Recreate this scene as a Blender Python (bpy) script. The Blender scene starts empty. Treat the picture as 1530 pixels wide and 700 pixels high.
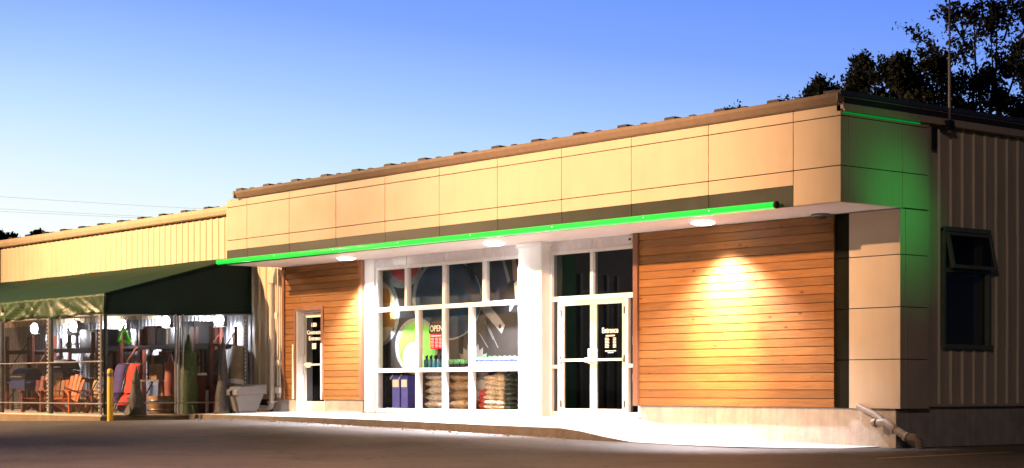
import bpy, math, random
from mathutils import Vector, Matrix, Euler
random.seed(7)
R = math.radians
scene = bpy.context.scene
COL = scene.collection

# ------------------------------------------------------------------ camera model (metres, x along the facade, y into it)
F_PX, CX, HY, CAM_Z = 2709.0, 765.0, 582.0, 0.95
ALPHA = math.atan2(2220, F_PX)
FW = (-math.cos(ALPHA), math.sin(ALPHA)); RT = (math.sin(ALPHA), math.cos(ALPHA))
CAM = (19.1646, -22.5243)

def on_y(px, py, Y):
    u = (px - CX) / F_PX; d = (FW[0] + u * RT[0], FW[1] + u * RT[1]); t = (Y - CAM[1]) / d[1]
    return Vector((CAM[0] + t * d[0], Y, CAM_Z + t * (HY - py) / F_PX))

def on_x(px, py, X):
    u = (px - CX) / F_PX; d = (FW[0] + u * RT[0], FW[1] + u * RT[1]); t = (X - CAM[0]) / d[0]
    return Vector((X, CAM[1] + t * d[1], CAM_Z + t * (HY - py) / F_PX))

def at_depth(px, py, d):
    u = (px - CX) / F_PX
    return Vector((CAM[0] + d * (FW[0] + u * RT[0]), CAM[1] + d * (FW[1] + u * RT[1]), CAM_Z + d * (HY - py) / F_PX))

cam_data = bpy.data.cameras.new('camera'); cam = bpy.data.objects.new('camera', cam_data); COL.objects.link(cam)
cam.location = (CAM[0], CAM[1], CAM_Z); cam.rotation_euler = (R(90), 0, R(90) - ALPHA)
cam_data.sensor_width = 36; cam_data.lens = 36 * F_PX / 1530; cam_data.shift_y = (HY - 350) / 1530
cam_data.clip_start = .1; cam_data.clip_end = 3000
scene.camera = cam

# ------------------------------------------------------------------ materials
def nodes(name):
    m = bpy.data.materials.new(name); m.use_nodes = True
    nt = m.node_tree; return m, nt, nt.nodes['Principled BSDF']

def L(nt, a, b): nt.links.new(a, b)

def mat(name, col, rough=.6, metal=0., var=.12, scale=6., bump=0., bscale=60., spec=.5, coat=0., stretch=None, emit=None, estr=0.):
    m, nt, p = nodes(name)
    tc = nt.nodes.new('ShaderNodeTexCoord'); src = tc.outputs['Object']
    if stretch:
        mp = nt.nodes.new('ShaderNodeMapping'); mp.inputs['Scale'].default_value = stretch
        L(nt, src, mp.inputs[0]); src = mp.outputs[0]
    n = nt.nodes.new('ShaderNodeTexNoise'); n.inputs['Scale'].default_value = scale; n.inputs['Detail'].default_value = 6
    n.inputs['Roughness'].default_value = .62
    L(nt, src, n.inputs['Vector'])
    r = nt.nodes.new('ShaderNodeValToRGB')
    r.color_ramp.elements[0].position = .3; r.color_ramp.elements[1].position = .7
    r.color_ramp.elements[0].color = (*[c * (1 - var) for c in col], 1)
    r.color_ramp.elements[1].color = (*[min(1, c * (1 + var)) for c in col], 1)
    L(nt, n.outputs['Fac'], r.inputs[0]); L(nt, r.outputs[0], p.inputs['Base Color'])
    mr = nt.nodes.new('ShaderNodeMapRange'); mr.inputs['To Min'].default_value = max(.02, rough - .08); mr.inputs['To Max'].default_value = min(1, rough + .1)
    L(nt, n.outputs['Fac'], mr.inputs['Value']); L(nt, mr.outputs[0], p.inputs['Roughness'])
    p.inputs['Metallic'].default_value = metal; p.inputs['Specular IOR Level'].default_value = spec
    if coat: p.inputs['Coat Weight'].default_value = coat
    if bump:
        n2 = nt.nodes.new('ShaderNodeTexNoise'); n2.inputs['Scale'].default_value = bscale; n2.inputs['Detail'].default_value = 4
        L(nt, src, n2.inputs['Vector'])
        b = nt.nodes.new('ShaderNodeBump'); b.inputs['Strength'].default_value = bump; b.inputs['Distance'].default_value = .02
        L(nt, n2.outputs['Fac'], b.inputs['Height']); L(nt, b.outputs[0], p.inputs['Normal'])
    if emit:
        p.inputs['Emission Color'].default_value = (*emit, 1); p.inputs['Emission Strength'].default_value = estr
    return m

M = {}
M['panel'] = mat('panel_tan', (.50, .395, .285), .42, var=.05, scale=1.3, bump=.04, bscale=220)
M['panel_dark'] = mat('panel_bronze', (.022, .027, .019), .4, var=.1, scale=2)
M['reveal'] = mat('reveal_dark', (.009, .009, .005), .5, var=.2, scale=3, spec=.03)
M['seam'] = mat('seam_dark', (.03, .022, .016), .8)
M['siding'] = mat('siding_tan', (.52, .42, .30), .45, var=.06, scale=.9, bump=.03, bscale=30)
M['siding_wing'] = mat('siding_wing', (.60, .50, .34), .45, var=.06, scale=.9, bump=.03, bscale=30)
M['siding_galv'] = mat('siding_galvanised', (.30, .30, .33), .4, metal=.35, var=.15, scale=2.5)
M['winframe'] = mat('window_frame_green', (.10, .115, .085), .4)
M['trim'] = mat('trim_brown', (.16, .115, .08), .4, var=.08)
M['gutter'] = mat('gutter_tan', (.50, .39, .27), .38, var=.06)
M['gutter_dark'] = mat('gutter_brown', (.20, .145, .105), .34, var=.06)
M['roof'] = mat('roof_metal', (.035, .03, .035), .5, metal=.3)
M['flash'] = mat('flashing_sky_tint', (.08, .085, .12), .35, metal=.4)  # blue of the reflected sky is put into the metal colour
M['soffit'] = mat('soffit_white', (.76, .71, .71), .5, var=.03)
M['white'] = mat('frame_white', (.80, .79, .78), .38, var=.03)
M['white_gloss'] = mat('header_white', (.72, .69, .71), .25, var=.04)
M['almond'] = mat('frame_almond', (.72, .66, .56), .38, var=.04)
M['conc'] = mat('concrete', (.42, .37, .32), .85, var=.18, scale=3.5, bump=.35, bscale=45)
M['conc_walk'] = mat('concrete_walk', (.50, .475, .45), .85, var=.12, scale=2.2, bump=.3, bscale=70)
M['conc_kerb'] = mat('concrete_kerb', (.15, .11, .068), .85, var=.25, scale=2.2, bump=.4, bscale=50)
M['kerb'] = mat('kerb_face_shade', (.12, .10, .088), .85, var=.25, scale=5, bump=.5, bscale=45)  # same concrete darkened, shade on the kerb put into its colour
M['wood_trim'] = mat('wood_trim', (.17, .065, .03), .5, var=.2, scale=4, stretch=(1, 1, .15))
M['chrome'] = mat('brushed_steel', (.7, .68, .64), .28, metal=.9)
M['steel'] = mat('galv_steel', (.26, .25, .26), .42, metal=.7, var=.2, scale=12)
M['black'] = mat('black_rubber', (.012, .012, .013), .6)
M['black_gloss'] = mat('black_gloss', (.014, .014, .016), .25)
M['dark_room'] = mat('interior_dark', (.09, .075, .07), .8)
M['room_ceiling'] = mat('interior_ceiling', (.30, .29, .27), .8)
M['green_wall'] = mat('interior_green', (.015, .10, .03), .7)
M['plastic_grey'] = mat('plastic_grey', (.14, .135, .135), .55, var=.1, scale=8)
M['pvc'] = mat('pvc_tan', (.24, .185, .14), .5, var=.12, scale=10)
M['pipe_tan'] = mat('pipe_tan', (.52, .44, .36), .5, var=.08, scale=7)
M['yellow'] = mat('yellow_paint', (.70, .40, .03), .55, var=.12, scale=9)
M['line'] = mat('road_paint_yellow', (.75, .45, .06), .8, var=.3, scale=12)
M['rack_red'] = mat('rack_orange', (.085, .017, .008), .5, var=.15)
M['rack_beam'] = mat('rack_beam_dark', (.014, .012, .013), .5)
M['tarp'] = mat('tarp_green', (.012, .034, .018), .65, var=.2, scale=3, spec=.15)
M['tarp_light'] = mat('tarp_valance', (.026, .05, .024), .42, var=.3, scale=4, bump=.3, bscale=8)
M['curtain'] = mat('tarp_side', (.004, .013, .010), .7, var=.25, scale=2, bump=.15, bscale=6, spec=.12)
M['grill'] = mat('grill_enamel', (.018, .018, .022), .3, var=.2)
M['grill_blue'] = mat('grill_blue', (.03, .04, .12), .4)
M['purple'] = mat('sling_blue', (.045, .03, .16), .8, var=.15, bump=.3, bscale=120)
M['redcloth'] = mat('sling_red', (.55, .03, .02), .8, var=.15, bump=.3, bscale=120)
M['lime'] = mat('lime_plastic', (.14, .85, .03), .4, var=.06)
M['gbag'] = mat('mesh_bag_grey', (.05, .045, .045), .6, var=.5, scale=14, bump=.8, bscale=25)
M['netgreen'] = mat('net_green', (.035, .065, .008), .7, var=.6, scale=18, bump=.8, bscale=30)
M['barrel'] = mat('oak_barrel', (.22, .12, .06), .7, var=.25, scale=9, stretch=(1, 1, .12))
M['box_brown'] = mat('cardboard', (.18, .11, .07), .8, var=.12)
M['box_red'] = mat('red_carton', (.07, .010, .008), .7, var=.15)
M['box_black'] = mat('black_carton', (.010, .009, .010), .7)
M['roll'] = mat('carpet_roll', (.26, .20, .12), .9, var=.35, scale=3, bump=.3, bscale=60)
M['pink'] = mat('pink_wrap', (.22, .06, .05), .6, var=.3, scale=8)
M['bagclear'] = mat('pellet_bag', (.40, .34, .29), .32, var=.75, scale=26, bump=.6, bscale=30)
M['bagbrown'] = mat('brown_bag', (.21, .12, .05), .4, var=.45, scale=11, bump=.5, bscale=14)
M['bagpale'] = mat('pale_bag', (.50, .40, .30), .3, var=.55, scale=16, bump=.6, bscale=18)
M['bagdark'] = mat('dark_green_bag', (.03, .045, .04), .28, var=.7, scale=10, bump=.6, bscale=14)
M['bagred'] = mat('red_bag', (.35, .04, .03), .4, var=.4, scale=10, bump=.4, bscale=14)
M['ply'] = mat('plywood', (.46, .27, .11), .6, var=.12, scale=5, stretch=(.2, 1, 6))
M['crate_blue'] = mat('carton_blue', (.09, .09, .42), .5, var=.08)
M['carton_grey'] = mat('carton_grey', (.03, .03, .034), .5, var=.3, scale=18)
M['label'] = mat('paper_label', (.75, .74, .66), .6, var=.05)
M['jug'] = mat('jug_white', (.72, .76, .62), .35, var=.05)
M['jug_blue'] = mat('jug_label_blue', (.03, .05, .20), .4, var=.6, scale=30)
M['cap_green'] = mat('cap_green', (.05, .35, .08), .4)
M['tin_green'] = mat('tin_green', (.03, .16, .03), .4)
M['teal'] = mat('bottle_teal', (.02, .16, .24), .35)
M['bark'] = mat('bark', (.03, .026, .02), .9, var=.3, scale=12, bump=.5)
M['leaf'] = mat('leaf', (.013, .02, .013), .7, var=.45, scale=1.5)
M['wire'] = mat('wire', (.22, .24, .30), .6)
M['mast'] = mat('mast_grey', (.16, .15, .16), .6)
M['mesh_wire'] = mat('mesh_wire', (.05, .048, .05), .5)
M['brownsign'] = mat('sign_brown', (.05, .022, .014), .45)
M['cream'] = mat('lettering_cream', (.85, .80, .66), .5, emit=(1, .86, .62), estr=.35)
M['lettering'] = mat('lettering_white', (.85, .84, .80), .5)
M['whiteband'] = mat('white_tape', (.65, .66, .68), .5)

def weather(m, streak=.1, warp=.25):
    nt = m.node_tree; p = nt.nodes['Principled BSDF']; tc = nt.nodes.new('ShaderNodeTexCoord')
    mp = nt.nodes.new('ShaderNodeMapping'); mp.inputs['Scale'].default_value = (5, 5, .35); L(nt, tc.outputs['Object'], mp.inputs[0])
    n = nt.nodes.new('ShaderNodeTexNoise'); n.inputs['Scale'].default_value = 1.6; n.inputs['Detail'].default_value = 7; n.inputs['Roughness'].default_value = .65; L(nt, mp.outputs[0], n.inputs['Vector'])
    r = nt.nodes.new('ShaderNodeValToRGB'); r.color_ramp.elements[0].position = .25; r.color_ramp.elements[1].position = .6; r.color_ramp.elements[0].color = (1 - streak * 2,) * 3 + (1,); r.color_ramp.elements[1].color = (1, 1, 1, 1); L(nt, n.outputs['Fac'], r.inputs[0])
    x = nt.nodes.new('ShaderNodeMix'); x.data_type = 'RGBA'; x.blend_type = 'MULTIPLY'; x.inputs[0].default_value = 1
    src = p.inputs['Base Color'].links[0].from_socket; L(nt, src, x.inputs[6]); L(nt, r.outputs[0], x.inputs[7]); L(nt, x.outputs[2], p.inputs['Base Color'])
    n2 = nt.nodes.new('ShaderNodeTexNoise'); n2.inputs['Scale'].default_value = .9; n2.inputs['Detail'].default_value = 1; L(nt, tc.outputs['Object'], n2.inputs['Vector'])
    b = nt.nodes.new('ShaderNodeBump'); b.inputs['Strength'].default_value = warp; b.inputs['Distance'].default_value = .12; L(nt, n2.outputs['Fac'], b.inputs['Height'])
    if p.inputs['Normal'].links: L(nt, p.inputs['Normal'].links[0].from_socket, b.inputs['Normal'])
    L(nt, b.outputs[0], p.inputs['Normal'])
for k_, a_, b_ in (('panel', .03, .3), ('siding', .10, .3), ('siding_wing', .04, .2), ('conc', .12, .1), ('gutter', .08, .2), ('gutter_dark', .08, .2), ('panel_dark', .08, .2), ('white', .05, .1)): weather(M[k_], a_, b_)

def emitter(name, col, strength, base=(.8, .8, .8), rough=.2):
    m, nt, p = nodes(name)
    p.inputs['Base Color'].default_value = (*base, 1); p.inputs['Roughness'].default_value = rough
    p.inputs['Emission Color'].default_value = (*col, 1); p.inputs['Emission Strength'].default_value = strength
    return m
M['tube'] = emitter('green_tube', (.0, .62, .05), .95, (.02, .35, .05), .12)
M['tube_led'] = emitter('tube_led', (.25, 1, .55), 1.6)
M['strip'] = emitter('green_strip', (.0, .5, .07), .38, (.02, .3, .05))
M['lamp'] = emitter('lamp_lens', (1, .96, .92), 22)
M['flood'] = emitter('flood_lens', (.95, .97, 1), 30)
M['redled'] = emitter('red_panel', (1, .01, .03), 1.6, (.3, .02, .02))
M['redtext'] = emitter('red_panel_rows', (1, .3, .3), 1.4)
M['green_led'] = emitter('camera_led', (.2, .9, .3), 1)

def glass(name, tint=(.93, .95, .95), ior=1.5, boost=0.):
    m, nt, p = nodes(name); nt.nodes.remove(p)
    out = nt.nodes['Material Output']
    tr = nt.nodes.new('ShaderNodeBsdfTransparent'); tr.inputs[0].default_value = (*tint, 1)
    gl = nt.nodes.new('ShaderNodeBsdfGlossy'); gl.inputs['Roughness'].default_value = .015
    fr = nt.nodes.new('ShaderNodeFresnel'); ge = nt.nodes.new('ShaderNodeNewGeometry'); ir = nt.nodes.new('ShaderNodeMapRange')
    ir.inputs['To Min'].default_value = ior; ir.inputs['To Max'].default_value = 1 / ior; L(nt, ge.outputs['Backfacing'], ir.inputs['Value']); L(nt, ir.outputs[0], fr.inputs[0])
    n = nt.nodes.new('ShaderNodeTexNoise'); n.inputs['Scale'].default_value = 1.2
    b = nt.nodes.new('ShaderNodeBump'); b.inputs['Strength'].default_value = .02; b.inputs['Distance'].default_value = .02
    L(nt, n.outputs['Fac'], b.inputs['Height']); L(nt, b.outputs[0], gl.inputs['Normal'])
    mx = nt.nodes.new('ShaderNodeMixShader')
    L(nt, fr.outputs[0], mx.inputs[0]); L(nt, tr.outputs[0], mx.inputs[1]); L(nt, gl.outputs[0], mx.inputs[2])
    L(nt, mx.outputs[0], out.inputs[0]); return m
M['glass'] = glass('window_glass')
M['glass_dark'] = glass('tinted_glass', (.55, .57, .58), 1.4)

def wood_mat(pitch, z0):
    m, nt, p = nodes('cedar_boards')
    tc = nt.nodes.new('ShaderNodeTexCoord'); sep = nt.nodes.new('ShaderNodeSeparateXYZ'); L(nt, tc.outputs['Object'], sep.inputs[0])
    def math_(op, a, b):
        n = nt.nodes.new('ShaderNodeMath'); n.operation = op
        for i, q in enumerate((a, b)):
            if q is None: continue
            if isinstance(q, (int, float)): n.inputs[i].default_value = q
            else: L(nt, q, n.inputs[i])
        return n.outputs[0]
    idx = math_('FLOOR', math_('DIVIDE', math_('SUBTRACT', sep.outputs[2], z0), pitch), None)
    wn = nt.nodes.new('ShaderNodeTexWhiteNoise'); wn.noise_dimensions = '1D'; L(nt, idx, wn.inputs['W'])
    off = math_('MULTIPLY', wn.outputs['Value'], 37.)
    comb = nt.nodes.new('ShaderNodeCombineXYZ')
    L(nt, math_('MULTIPLY', math_('ADD', sep.outputs[0], off), 1.1), comb.inputs[0]); L(nt, off, comb.inputs[1]); L(nt, math_('MULTIPLY', sep.outputs[2], 22.), comb.inputs[2])
    g = nt.nodes.new('ShaderNodeTexNoise'); g.inputs['Scale'].default_value = 2.2; g.inputs['Detail'].default_value = 8; g.inputs['Distortion'].default_value = .6
    L(nt, comb.outputs[0], g.inputs['Vector'])
    ramp = nt.nodes.new('ShaderNodeValToRGB'); e = ramp.color_ramp.elements
    e[0].position = .28; e[0].color = (.16, .064, .018, 1); e[1].position = .72; e[1].color = (.26, .112, .032, 1)
    L(nt, g.outputs['Fac'], ramp.inputs[0])
    # knots
    ck = nt.nodes.new('ShaderNodeCombineXYZ'); L(nt, math_('ADD', math_('MULTIPLY', sep.outputs[0], 1.9), off), ck.inputs[0]); L(nt, math_('MULTIPLY', sep.outputs[2], 5.2), ck.inputs[2])
    vo = nt.nodes.new('ShaderNodeTexVoronoi'); vo.inputs['Scale'].default_value = 1.; L(nt, ck.outputs[0], vo.inputs['Vector'])
    kr = nt.nodes.new('ShaderNodeValToRGB'); kr.color_ramp.elements[0].position = .05; kr.color_ramp.elements[0].color = (.38, .32, .3, 1); kr.color_ramp.elements[1].position = .13; kr.color_ramp.elements[1].color = (1, 1, 1, 1)
    L(nt, vo.outputs['Distance'], kr.inputs[0])
    tone = nt.nodes.new('ShaderNodeMapRange'); tone.inputs['To Min'].default_value = .80; tone.inputs['To Max'].default_value = 1.14; L(nt, wn.outputs['Value'], tone.inputs['Value'])
    m1 = nt.nodes.new('ShaderNodeMix'); m1.data_type = 'RGBA'; m1.blend_type = 'MULTIPLY'; m1.inputs[0].default_value = 1
    L(nt, ramp.outputs[0], m1.inputs[6]); L(nt, kr.outputs[0], m1.inputs[7])
    m2 = nt.nodes.new('ShaderNodeMix'); m2.data_type = 'RGBA'; m2.blend_type = 'MULTIPLY'; m2.inputs[0].default_value = 1
    L(nt, m1.outputs[2], m2.inputs[6]); L(nt, tone.outputs[0], m2.inputs[7])
    L(nt, m2.outputs[2], p.inputs['Base Color'])
    p.inputs['Roughness'].default_value = .5; p.inputs['Specular IOR Level'].default_value = .2
    b = nt.nodes.new('ShaderNodeBump'); b.inputs['Strength'].default_value = .25; b.inputs['Distance'].default_value = .01
    L(nt, g.outputs['Fac'], b.inputs['Height']); L(nt, b.outputs[0], p.inputs['Normal'])
    return m

def asphalt_mat():
    m, nt, p = nodes('asphalt')
    tc = nt.nodes.new('ShaderNodeTexCoord')
    def noise(s, d=6, rough=.6):
        n = nt.nodes.new('ShaderNodeTexNoise'); n.inputs['Scale'].default_value = s; n.inputs['Detail'].default_value = d; n.inputs['Roughness'].default_value = rough
        L(nt, tc.outputs['Object'], n.inputs['Vector']); return n.outputs['Fac']
    big, mid, fine = noise(.35, 5), noise(1.7, 9, .75), noise(7, 8, .85)
    r1 = nt.nodes.new('ShaderNodeValToRGB'); r1.color_ramp.elements[0].position = .33; r1.color_ramp.elements[1].position = .68
    r1.color_ramp.elements[0].color = (.048, .040, .035, 1); r1.color_ramp.elements[1].color = (.096, .080, .069, 1); L(nt, big, r1.inputs[0])
    r2 = nt.nodes.new('ShaderNodeValToRGB'); r2.color_ramp.elements[0].position = .3; r2.color_ramp.elements[1].position = .75
    r2.color_ramp.elements[0].color = (.62, .62, .62, 1); r2.color_ramp.elements[1].color = (1.3, 1.3, 1.3, 1); L(nt, mid, r2.inputs[0])
    r3 = nt.nodes.new('ShaderNodeValToRGB'); r3.color_ramp.elements[0].position = .3; r3.color_ramp.elements[1].position = .75
    r3.color_ramp.elements[0].color = (.4, .4, .4, 1); r3.color_ramp.elements[1].color = (1.75, 1.75, 1.75, 1); L(nt, fine, r3.inputs[0])
    def mul(a, b):
        x = nt.nodes.new('ShaderNodeMix'); x.data_type = 'RGBA'; x.blend_type = 'MULTIPLY'; x.inputs[0].default_value = 1
        L(nt, a, x.inputs[6]); L(nt, b, x.inputs[7]); return x.outputs[2]
    wn = nt.nodes.new('ShaderNodeMapping'); ns = nt.nodes.new('ShaderNodeTexNoise'); ns.inputs['Scale'].default_value = 1.6; L(nt, tc.outputs['Object'], ns.inputs['Vector'])
    av = nt.nodes.new('ShaderNodeVectorMath'); av.operation = 'MULTIPLY_ADD'; av.inputs[1].default_value = (.5, .5, .5); L(nt, ns.outputs['Color'], av.inputs[0]); L(nt, tc.outputs['Object'], av.inputs[2])
    vc = nt.nodes.new('ShaderNodeTexVoronoi'); vc.feature = 'DISTANCE_TO_EDGE'; vc.inputs['Scale'].default_value = .33; L(nt, av.outputs[0], vc.inputs['Vector'])
    rc = nt.nodes.new('ShaderNodeValToRGB'); rc.color_ramp.elements[0].position = .004; rc.color_ramp.elements[0].color = (.45, .45, .45, 1); rc.color_ramp.elements[1].position = .012; rc.color_ramp.elements[1].color = (1, 1, 1, 1); L(nt, vc.outputs['Distance'], rc.inputs[0])
    L(nt, mul(mul(mul(r1.outputs[0], r2.outputs[0]), r3.outputs[0]), rc.outputs[0]), p.inputs['Base Color'])
    p.inputs['Roughness'].default_value = .66; p.inputs['Specular IOR Level'].default_value = .5
    b = nt.nodes.new('ShaderNodeBump'); b.inputs['Strength'].default_value = .6; b.inputs['Distance'].default_value = .012
    L(nt, fine, b.inputs['Height']); L(nt, b.outputs[0], p.inputs['Normal'])
    return m
M['asphalt'] = asphalt_mat()

# ------------------------------------------------------------------ mesh builder
class MB:
    def __init__(s): s.v = []; s.f = []; s.mi = []; s.smooth = []
    def add(s, vs, fs, mi=0, smooth=False):
        o = len(s.v); s.v += [Vector(q) for q in vs]
        for q in fs: s.f.append([i + o for i in q]); s.mi.append(mi); s.smooth.append(smooth)
        return s
    def box(s, x0, x1, y0, y1, z0, z1, mi=0):
        v = [(x0, y0, z0), (x1, y0, z0), (x1, y1, z0), (x0, y1, z0), (x0, y0, z1), (x1, y0, z1), (x1, y1, z1), (x0, y1, z1)]
        return s.add(v, [(0, 3, 2, 1), (4, 5, 6, 7), (0, 1, 5, 4), (1, 2, 6, 5), (2, 3, 7, 6), (3, 0, 4, 7)], mi)
    def bar(s, a, b, w, h=None, mi=0):                       # rectangular bar between two points
        a, b = Vector(a), Vector(b); h = h or w; d = (b - a).normalized()
        up = Vector((0, 0, 1)) if abs(d.z) < .95 else Vector((0, 1, 0))
        x = d.cross(up).normalized() * w / 2; y = x.cross(d).normalized() * h / 2
        v = [a - x - y, a + x - y, a + x + y, a - x + y, b - x - y, b + x - y, b + x + y, b - x + y]
        return s.add(v, [(0, 3, 2, 1), (4, 5, 6, 7), (0, 1, 5, 4), (1, 2, 6, 5), (2, 3, 7, 6), (3, 0, 4, 7)], mi)
    def tube(s, pts, r, n=10, mi=0, caps=True):
        pts = [Vector(p) for p in pts]; rs = r if isinstance(r, (list, tuple)) else [r] * len(pts); rings = []
        ref = None
        for i, p in enumerate(pts):
            d = (pts[min(i + 1, len(pts) - 1)] - pts[max(i - 1, 0)]).normalized()
            if ref is None: ref = Vector((0, 0, 1)) if abs(d.z) < .9 else Vector((1, 0, 0))
            x = d.cross(ref).normalized(); y = x.cross(d).normalized(); ref = y
            rings.append([p + (x * math.cos(2 * math.pi * k / n) + y * math.sin(2 * math.pi * k / n)) * rs[i] for k in range(n)])
        v = [q for g in rings for q in g]; f = []
        for i in range(len(pts) - 1):
            for k in range(n): f.append((i * n + k, i * n + (k + 1) % n, (i + 1) * n + (k + 1) % n, (i + 1) * n + k))
        s.add(v, f, mi, True)
        if caps:
            s.add(rings[0], [tuple(range(n))], mi); s.add(rings[-1], [tuple(reversed(range(n)))], mi)
        return s
    def lathe(s, c, prof, n=20, mi=0, cap=True):             # prof: (radius, z)
        c = Vector(c); v = []; f = []
        for (r, z) in prof: v += [c + Vector((r * math.cos(2 * math.pi * k / n), r * math.sin(2 * math.pi * k / n), z)) for k in range(n)]
        for i in range(len(prof) - 1):
            for k in range(n): f.append((i * n + k, i * n + (k + 1) % n, (i + 1) * n + (k + 1) % n, (i + 1) * n + k))
        s.add(v, f, mi, True)
        if cap:
            s.add(v[:n], [tuple(reversed(range(n)))], mi); s.add(v[-n:], [tuple(range(n))], mi)
        return s
    def prism(s, poly, d, mi=0):                              # planar polygon swept by vector d
        d = Vector(d); n = len(poly); a = [Vector(p) for p in poly]; v = a + [p + d for p in a]
        f = [tuple(range(n)), tuple(reversed(range(n, 2 * n)))] + [(i, i + n, (i + 1) % n + n, (i + 1) % n) for i in range(n)]
        return s.add(v, f, mi)
    def grid(s, P, mi=0, smooth=True):                        # P[i][j] points
        n, m = len(P), len(P[0]); v = [q for row in P for q in row]
        f = [(i * m + j, i * m + j + 1, (i + 1) * m + j + 1, (i + 1) * m + j) for i in range(n - 1) for j in range(m - 1)]
        return s.add(v, f, mi, smooth)
    def build(s, name, m, parent=None, origin=None, bevel=0.):
        o_w = Vector((0, 0, 0))
        if origin is not None: o_w = Vector(origin)
        elif parent is not None:
            q = parent
            while q: o_w += Vector(q.location); q = q.parent
        me = bpy.data.meshes.new(name); me.from_pydata([tuple(q - o_w) for q in s.v], [], s.f)
        for mm in (m if isinstance(m, (list, tuple)) else [m]): me.materials.append(mm)
        for p, i, sm in zip(me.polygons, s.mi, s.smooth): p.material_index = i; p.use_smooth = sm
        me.update()
        o = bpy.data.objects.new(name, me); COL.objects.link(o)
        if parent is not None: o.parent = parent
        elif origin is not None: o.location = origin
        if bevel:
            b = o.modifiers.new('bevel', 'BEVEL'); b.width = bevel; b.segments = 2; b.limit_method = 'ANGLE'
        return o

def BX(*a): return MB().box(*a)

def pieces(name, m, parent, boxes, bevel=0.):
    return [BX(*b).build(name, m, parent, bevel=bevel) for b in boxes]

def tag(o, label=None, cat=None, group=None, kind=None):
    if label: o['label'] = label
    if cat: o['category'] = cat
    if group: o['group'] = group
    if kind: o['kind'] = kind
    return o

def empty(name, loc, label, cat, group=None, rz=0.):
    o = bpy.data.objects.new(name, None); COL.objects.link(o); o.location = loc; o.rotation_euler = (0, 0, rz); o.empty_display_size = .2
    return tag(o, label, cat, group)

def copy_tree(o, parent=None):
    c = o.copy(); COL.objects.link(c); c.parent = parent
    for ch in list(o.children): copy_tree(ch, c)
    return c

def copy_thing(o, loc, label, rz=None):
    c = copy_tree(o); c.location = loc; c['label'] = label
    if rz is not None: c.rotation_euler = (0, 0, rz)
    return c

def text(s, name, m, x0, x1, z0, z1, y, parent, origin=None, bold=.0):
    cu = bpy.data.curves.new('lettering', 'FONT'); cu.body = s; cu.size = 1; cu.extrude = .004; cu.offset = bold
    t = bpy.data.objects.new('lettering_src', cu); COL.objects.link(t)
    dg = bpy.context.evaluated_depsgraph_get(); me = bpy.data.meshes.new_from_object(t.evaluated_get(dg))
    bpy.data.objects.remove(t)
    xs = [v.co.x for v in me.vertices]; ys = [v.co.y for v in me.vertices]
    a, b, c, d = min(xs), max(xs), min(ys), max(ys)
    base = Vector((0, 0, 0)); q = parent
    while q: base += Vector(q.location); q = q.parent
    for v in me.vertices:
        X = x0 + (v.co.x - a) / (b - a) * (x1 - x0); Z = z0 + (v.co.y - c) / (d - c) * (z1 - z0); Y = y - v.co.z
        v.co = Vector((X, Y, Z)) - base
    me.materials.clear(); me.materials.append(m)
    o = bpy.data.objects.new(name, me); COL.objects.link(o); o.parent = parent
    return o

ORD = ['first', 'second', 'third', 'fourth', 'fifth', 'sixth', 'seventh', 'eighth', 'ninth', 'tenth', 'eleventh', 'twelfth']

# ------------------------------------------------------------------ ground
# kerb edge of the walk: (x, y, top z, bottom z)
EDGE = [(-20.6, -.3, .33, .21), (-17.27, -.6, .345, .265), (-14.59, -.85, .34, .24), (-11.91, -1.1, .33, .20), (-9.83, -1.25, .31, .18), (-7.91, -1.4, .29, .15), (-6.5, -1.47, .275, .12), (-5.09, -1.5, .26, .09), (-4.55, -1.5, .21, .07), (-4.0, -1.48, .13, .06), (-3.4, -1.42, .055, .045), (-2.6, -1.25, .028, .02), (-1.8, -.9, .006, 0), (-1.0, -.2, -.012, -.02), (-.5, .6, -.024, -.03)]
BACK = [(-20.6, .40), (-6.5, .40), (-6.36, .37), (-4.23, .09), (-3.0, .03), (-2.2, .008), (-1.0, -.01), (10, -.024)]
def lerp_tab(t, x, k=1):
    if x <= t[0][0]: return t[0][k]
    for a, b in zip(t, t[1:]):
        if x <= b[0]:
            u = (x - a[0]) / (b[0] - a[0]); return a[k] + (b[k] - a[k]) * u
    return t[-1][k]
GZ = [(-60, .12), (-27, .11), (-20.6, .20), (-17.27, .255), (-14.59, .23), (-11.91, .19), (-9.83, .17), (-7.91, .14), (-5.09, .085), (-3.4, .045), (-1.5, -.02), (0, -.03), (3, 0), (60, 0)]
def ground_z(x, y):
    k = max(0, min(1, (y + 9) / 7.0)); k = k * k * (3 - 2 * k)
    return lerp_tab(GZ, x) * k
xs = [-900, -300, -120, -70, -50] + [-40 + i * .5 for i in range(140)] + [35, 60, 120, 300, 900]
ys = [-900, -300, -120, -70, -40, -30] + [-24 + i * .5 for i in range(60)] + [8, 12, 20, 40, 100, 300, 900]
g = MB().grid([[(x, y, ground_z(x, y)) for y in ys] for x in xs])
for i, q in enumerate(g.f): g.f[i] = list(reversed(q))
tag(g.build('ground', M['asphalt']), kind='structure')

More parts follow.
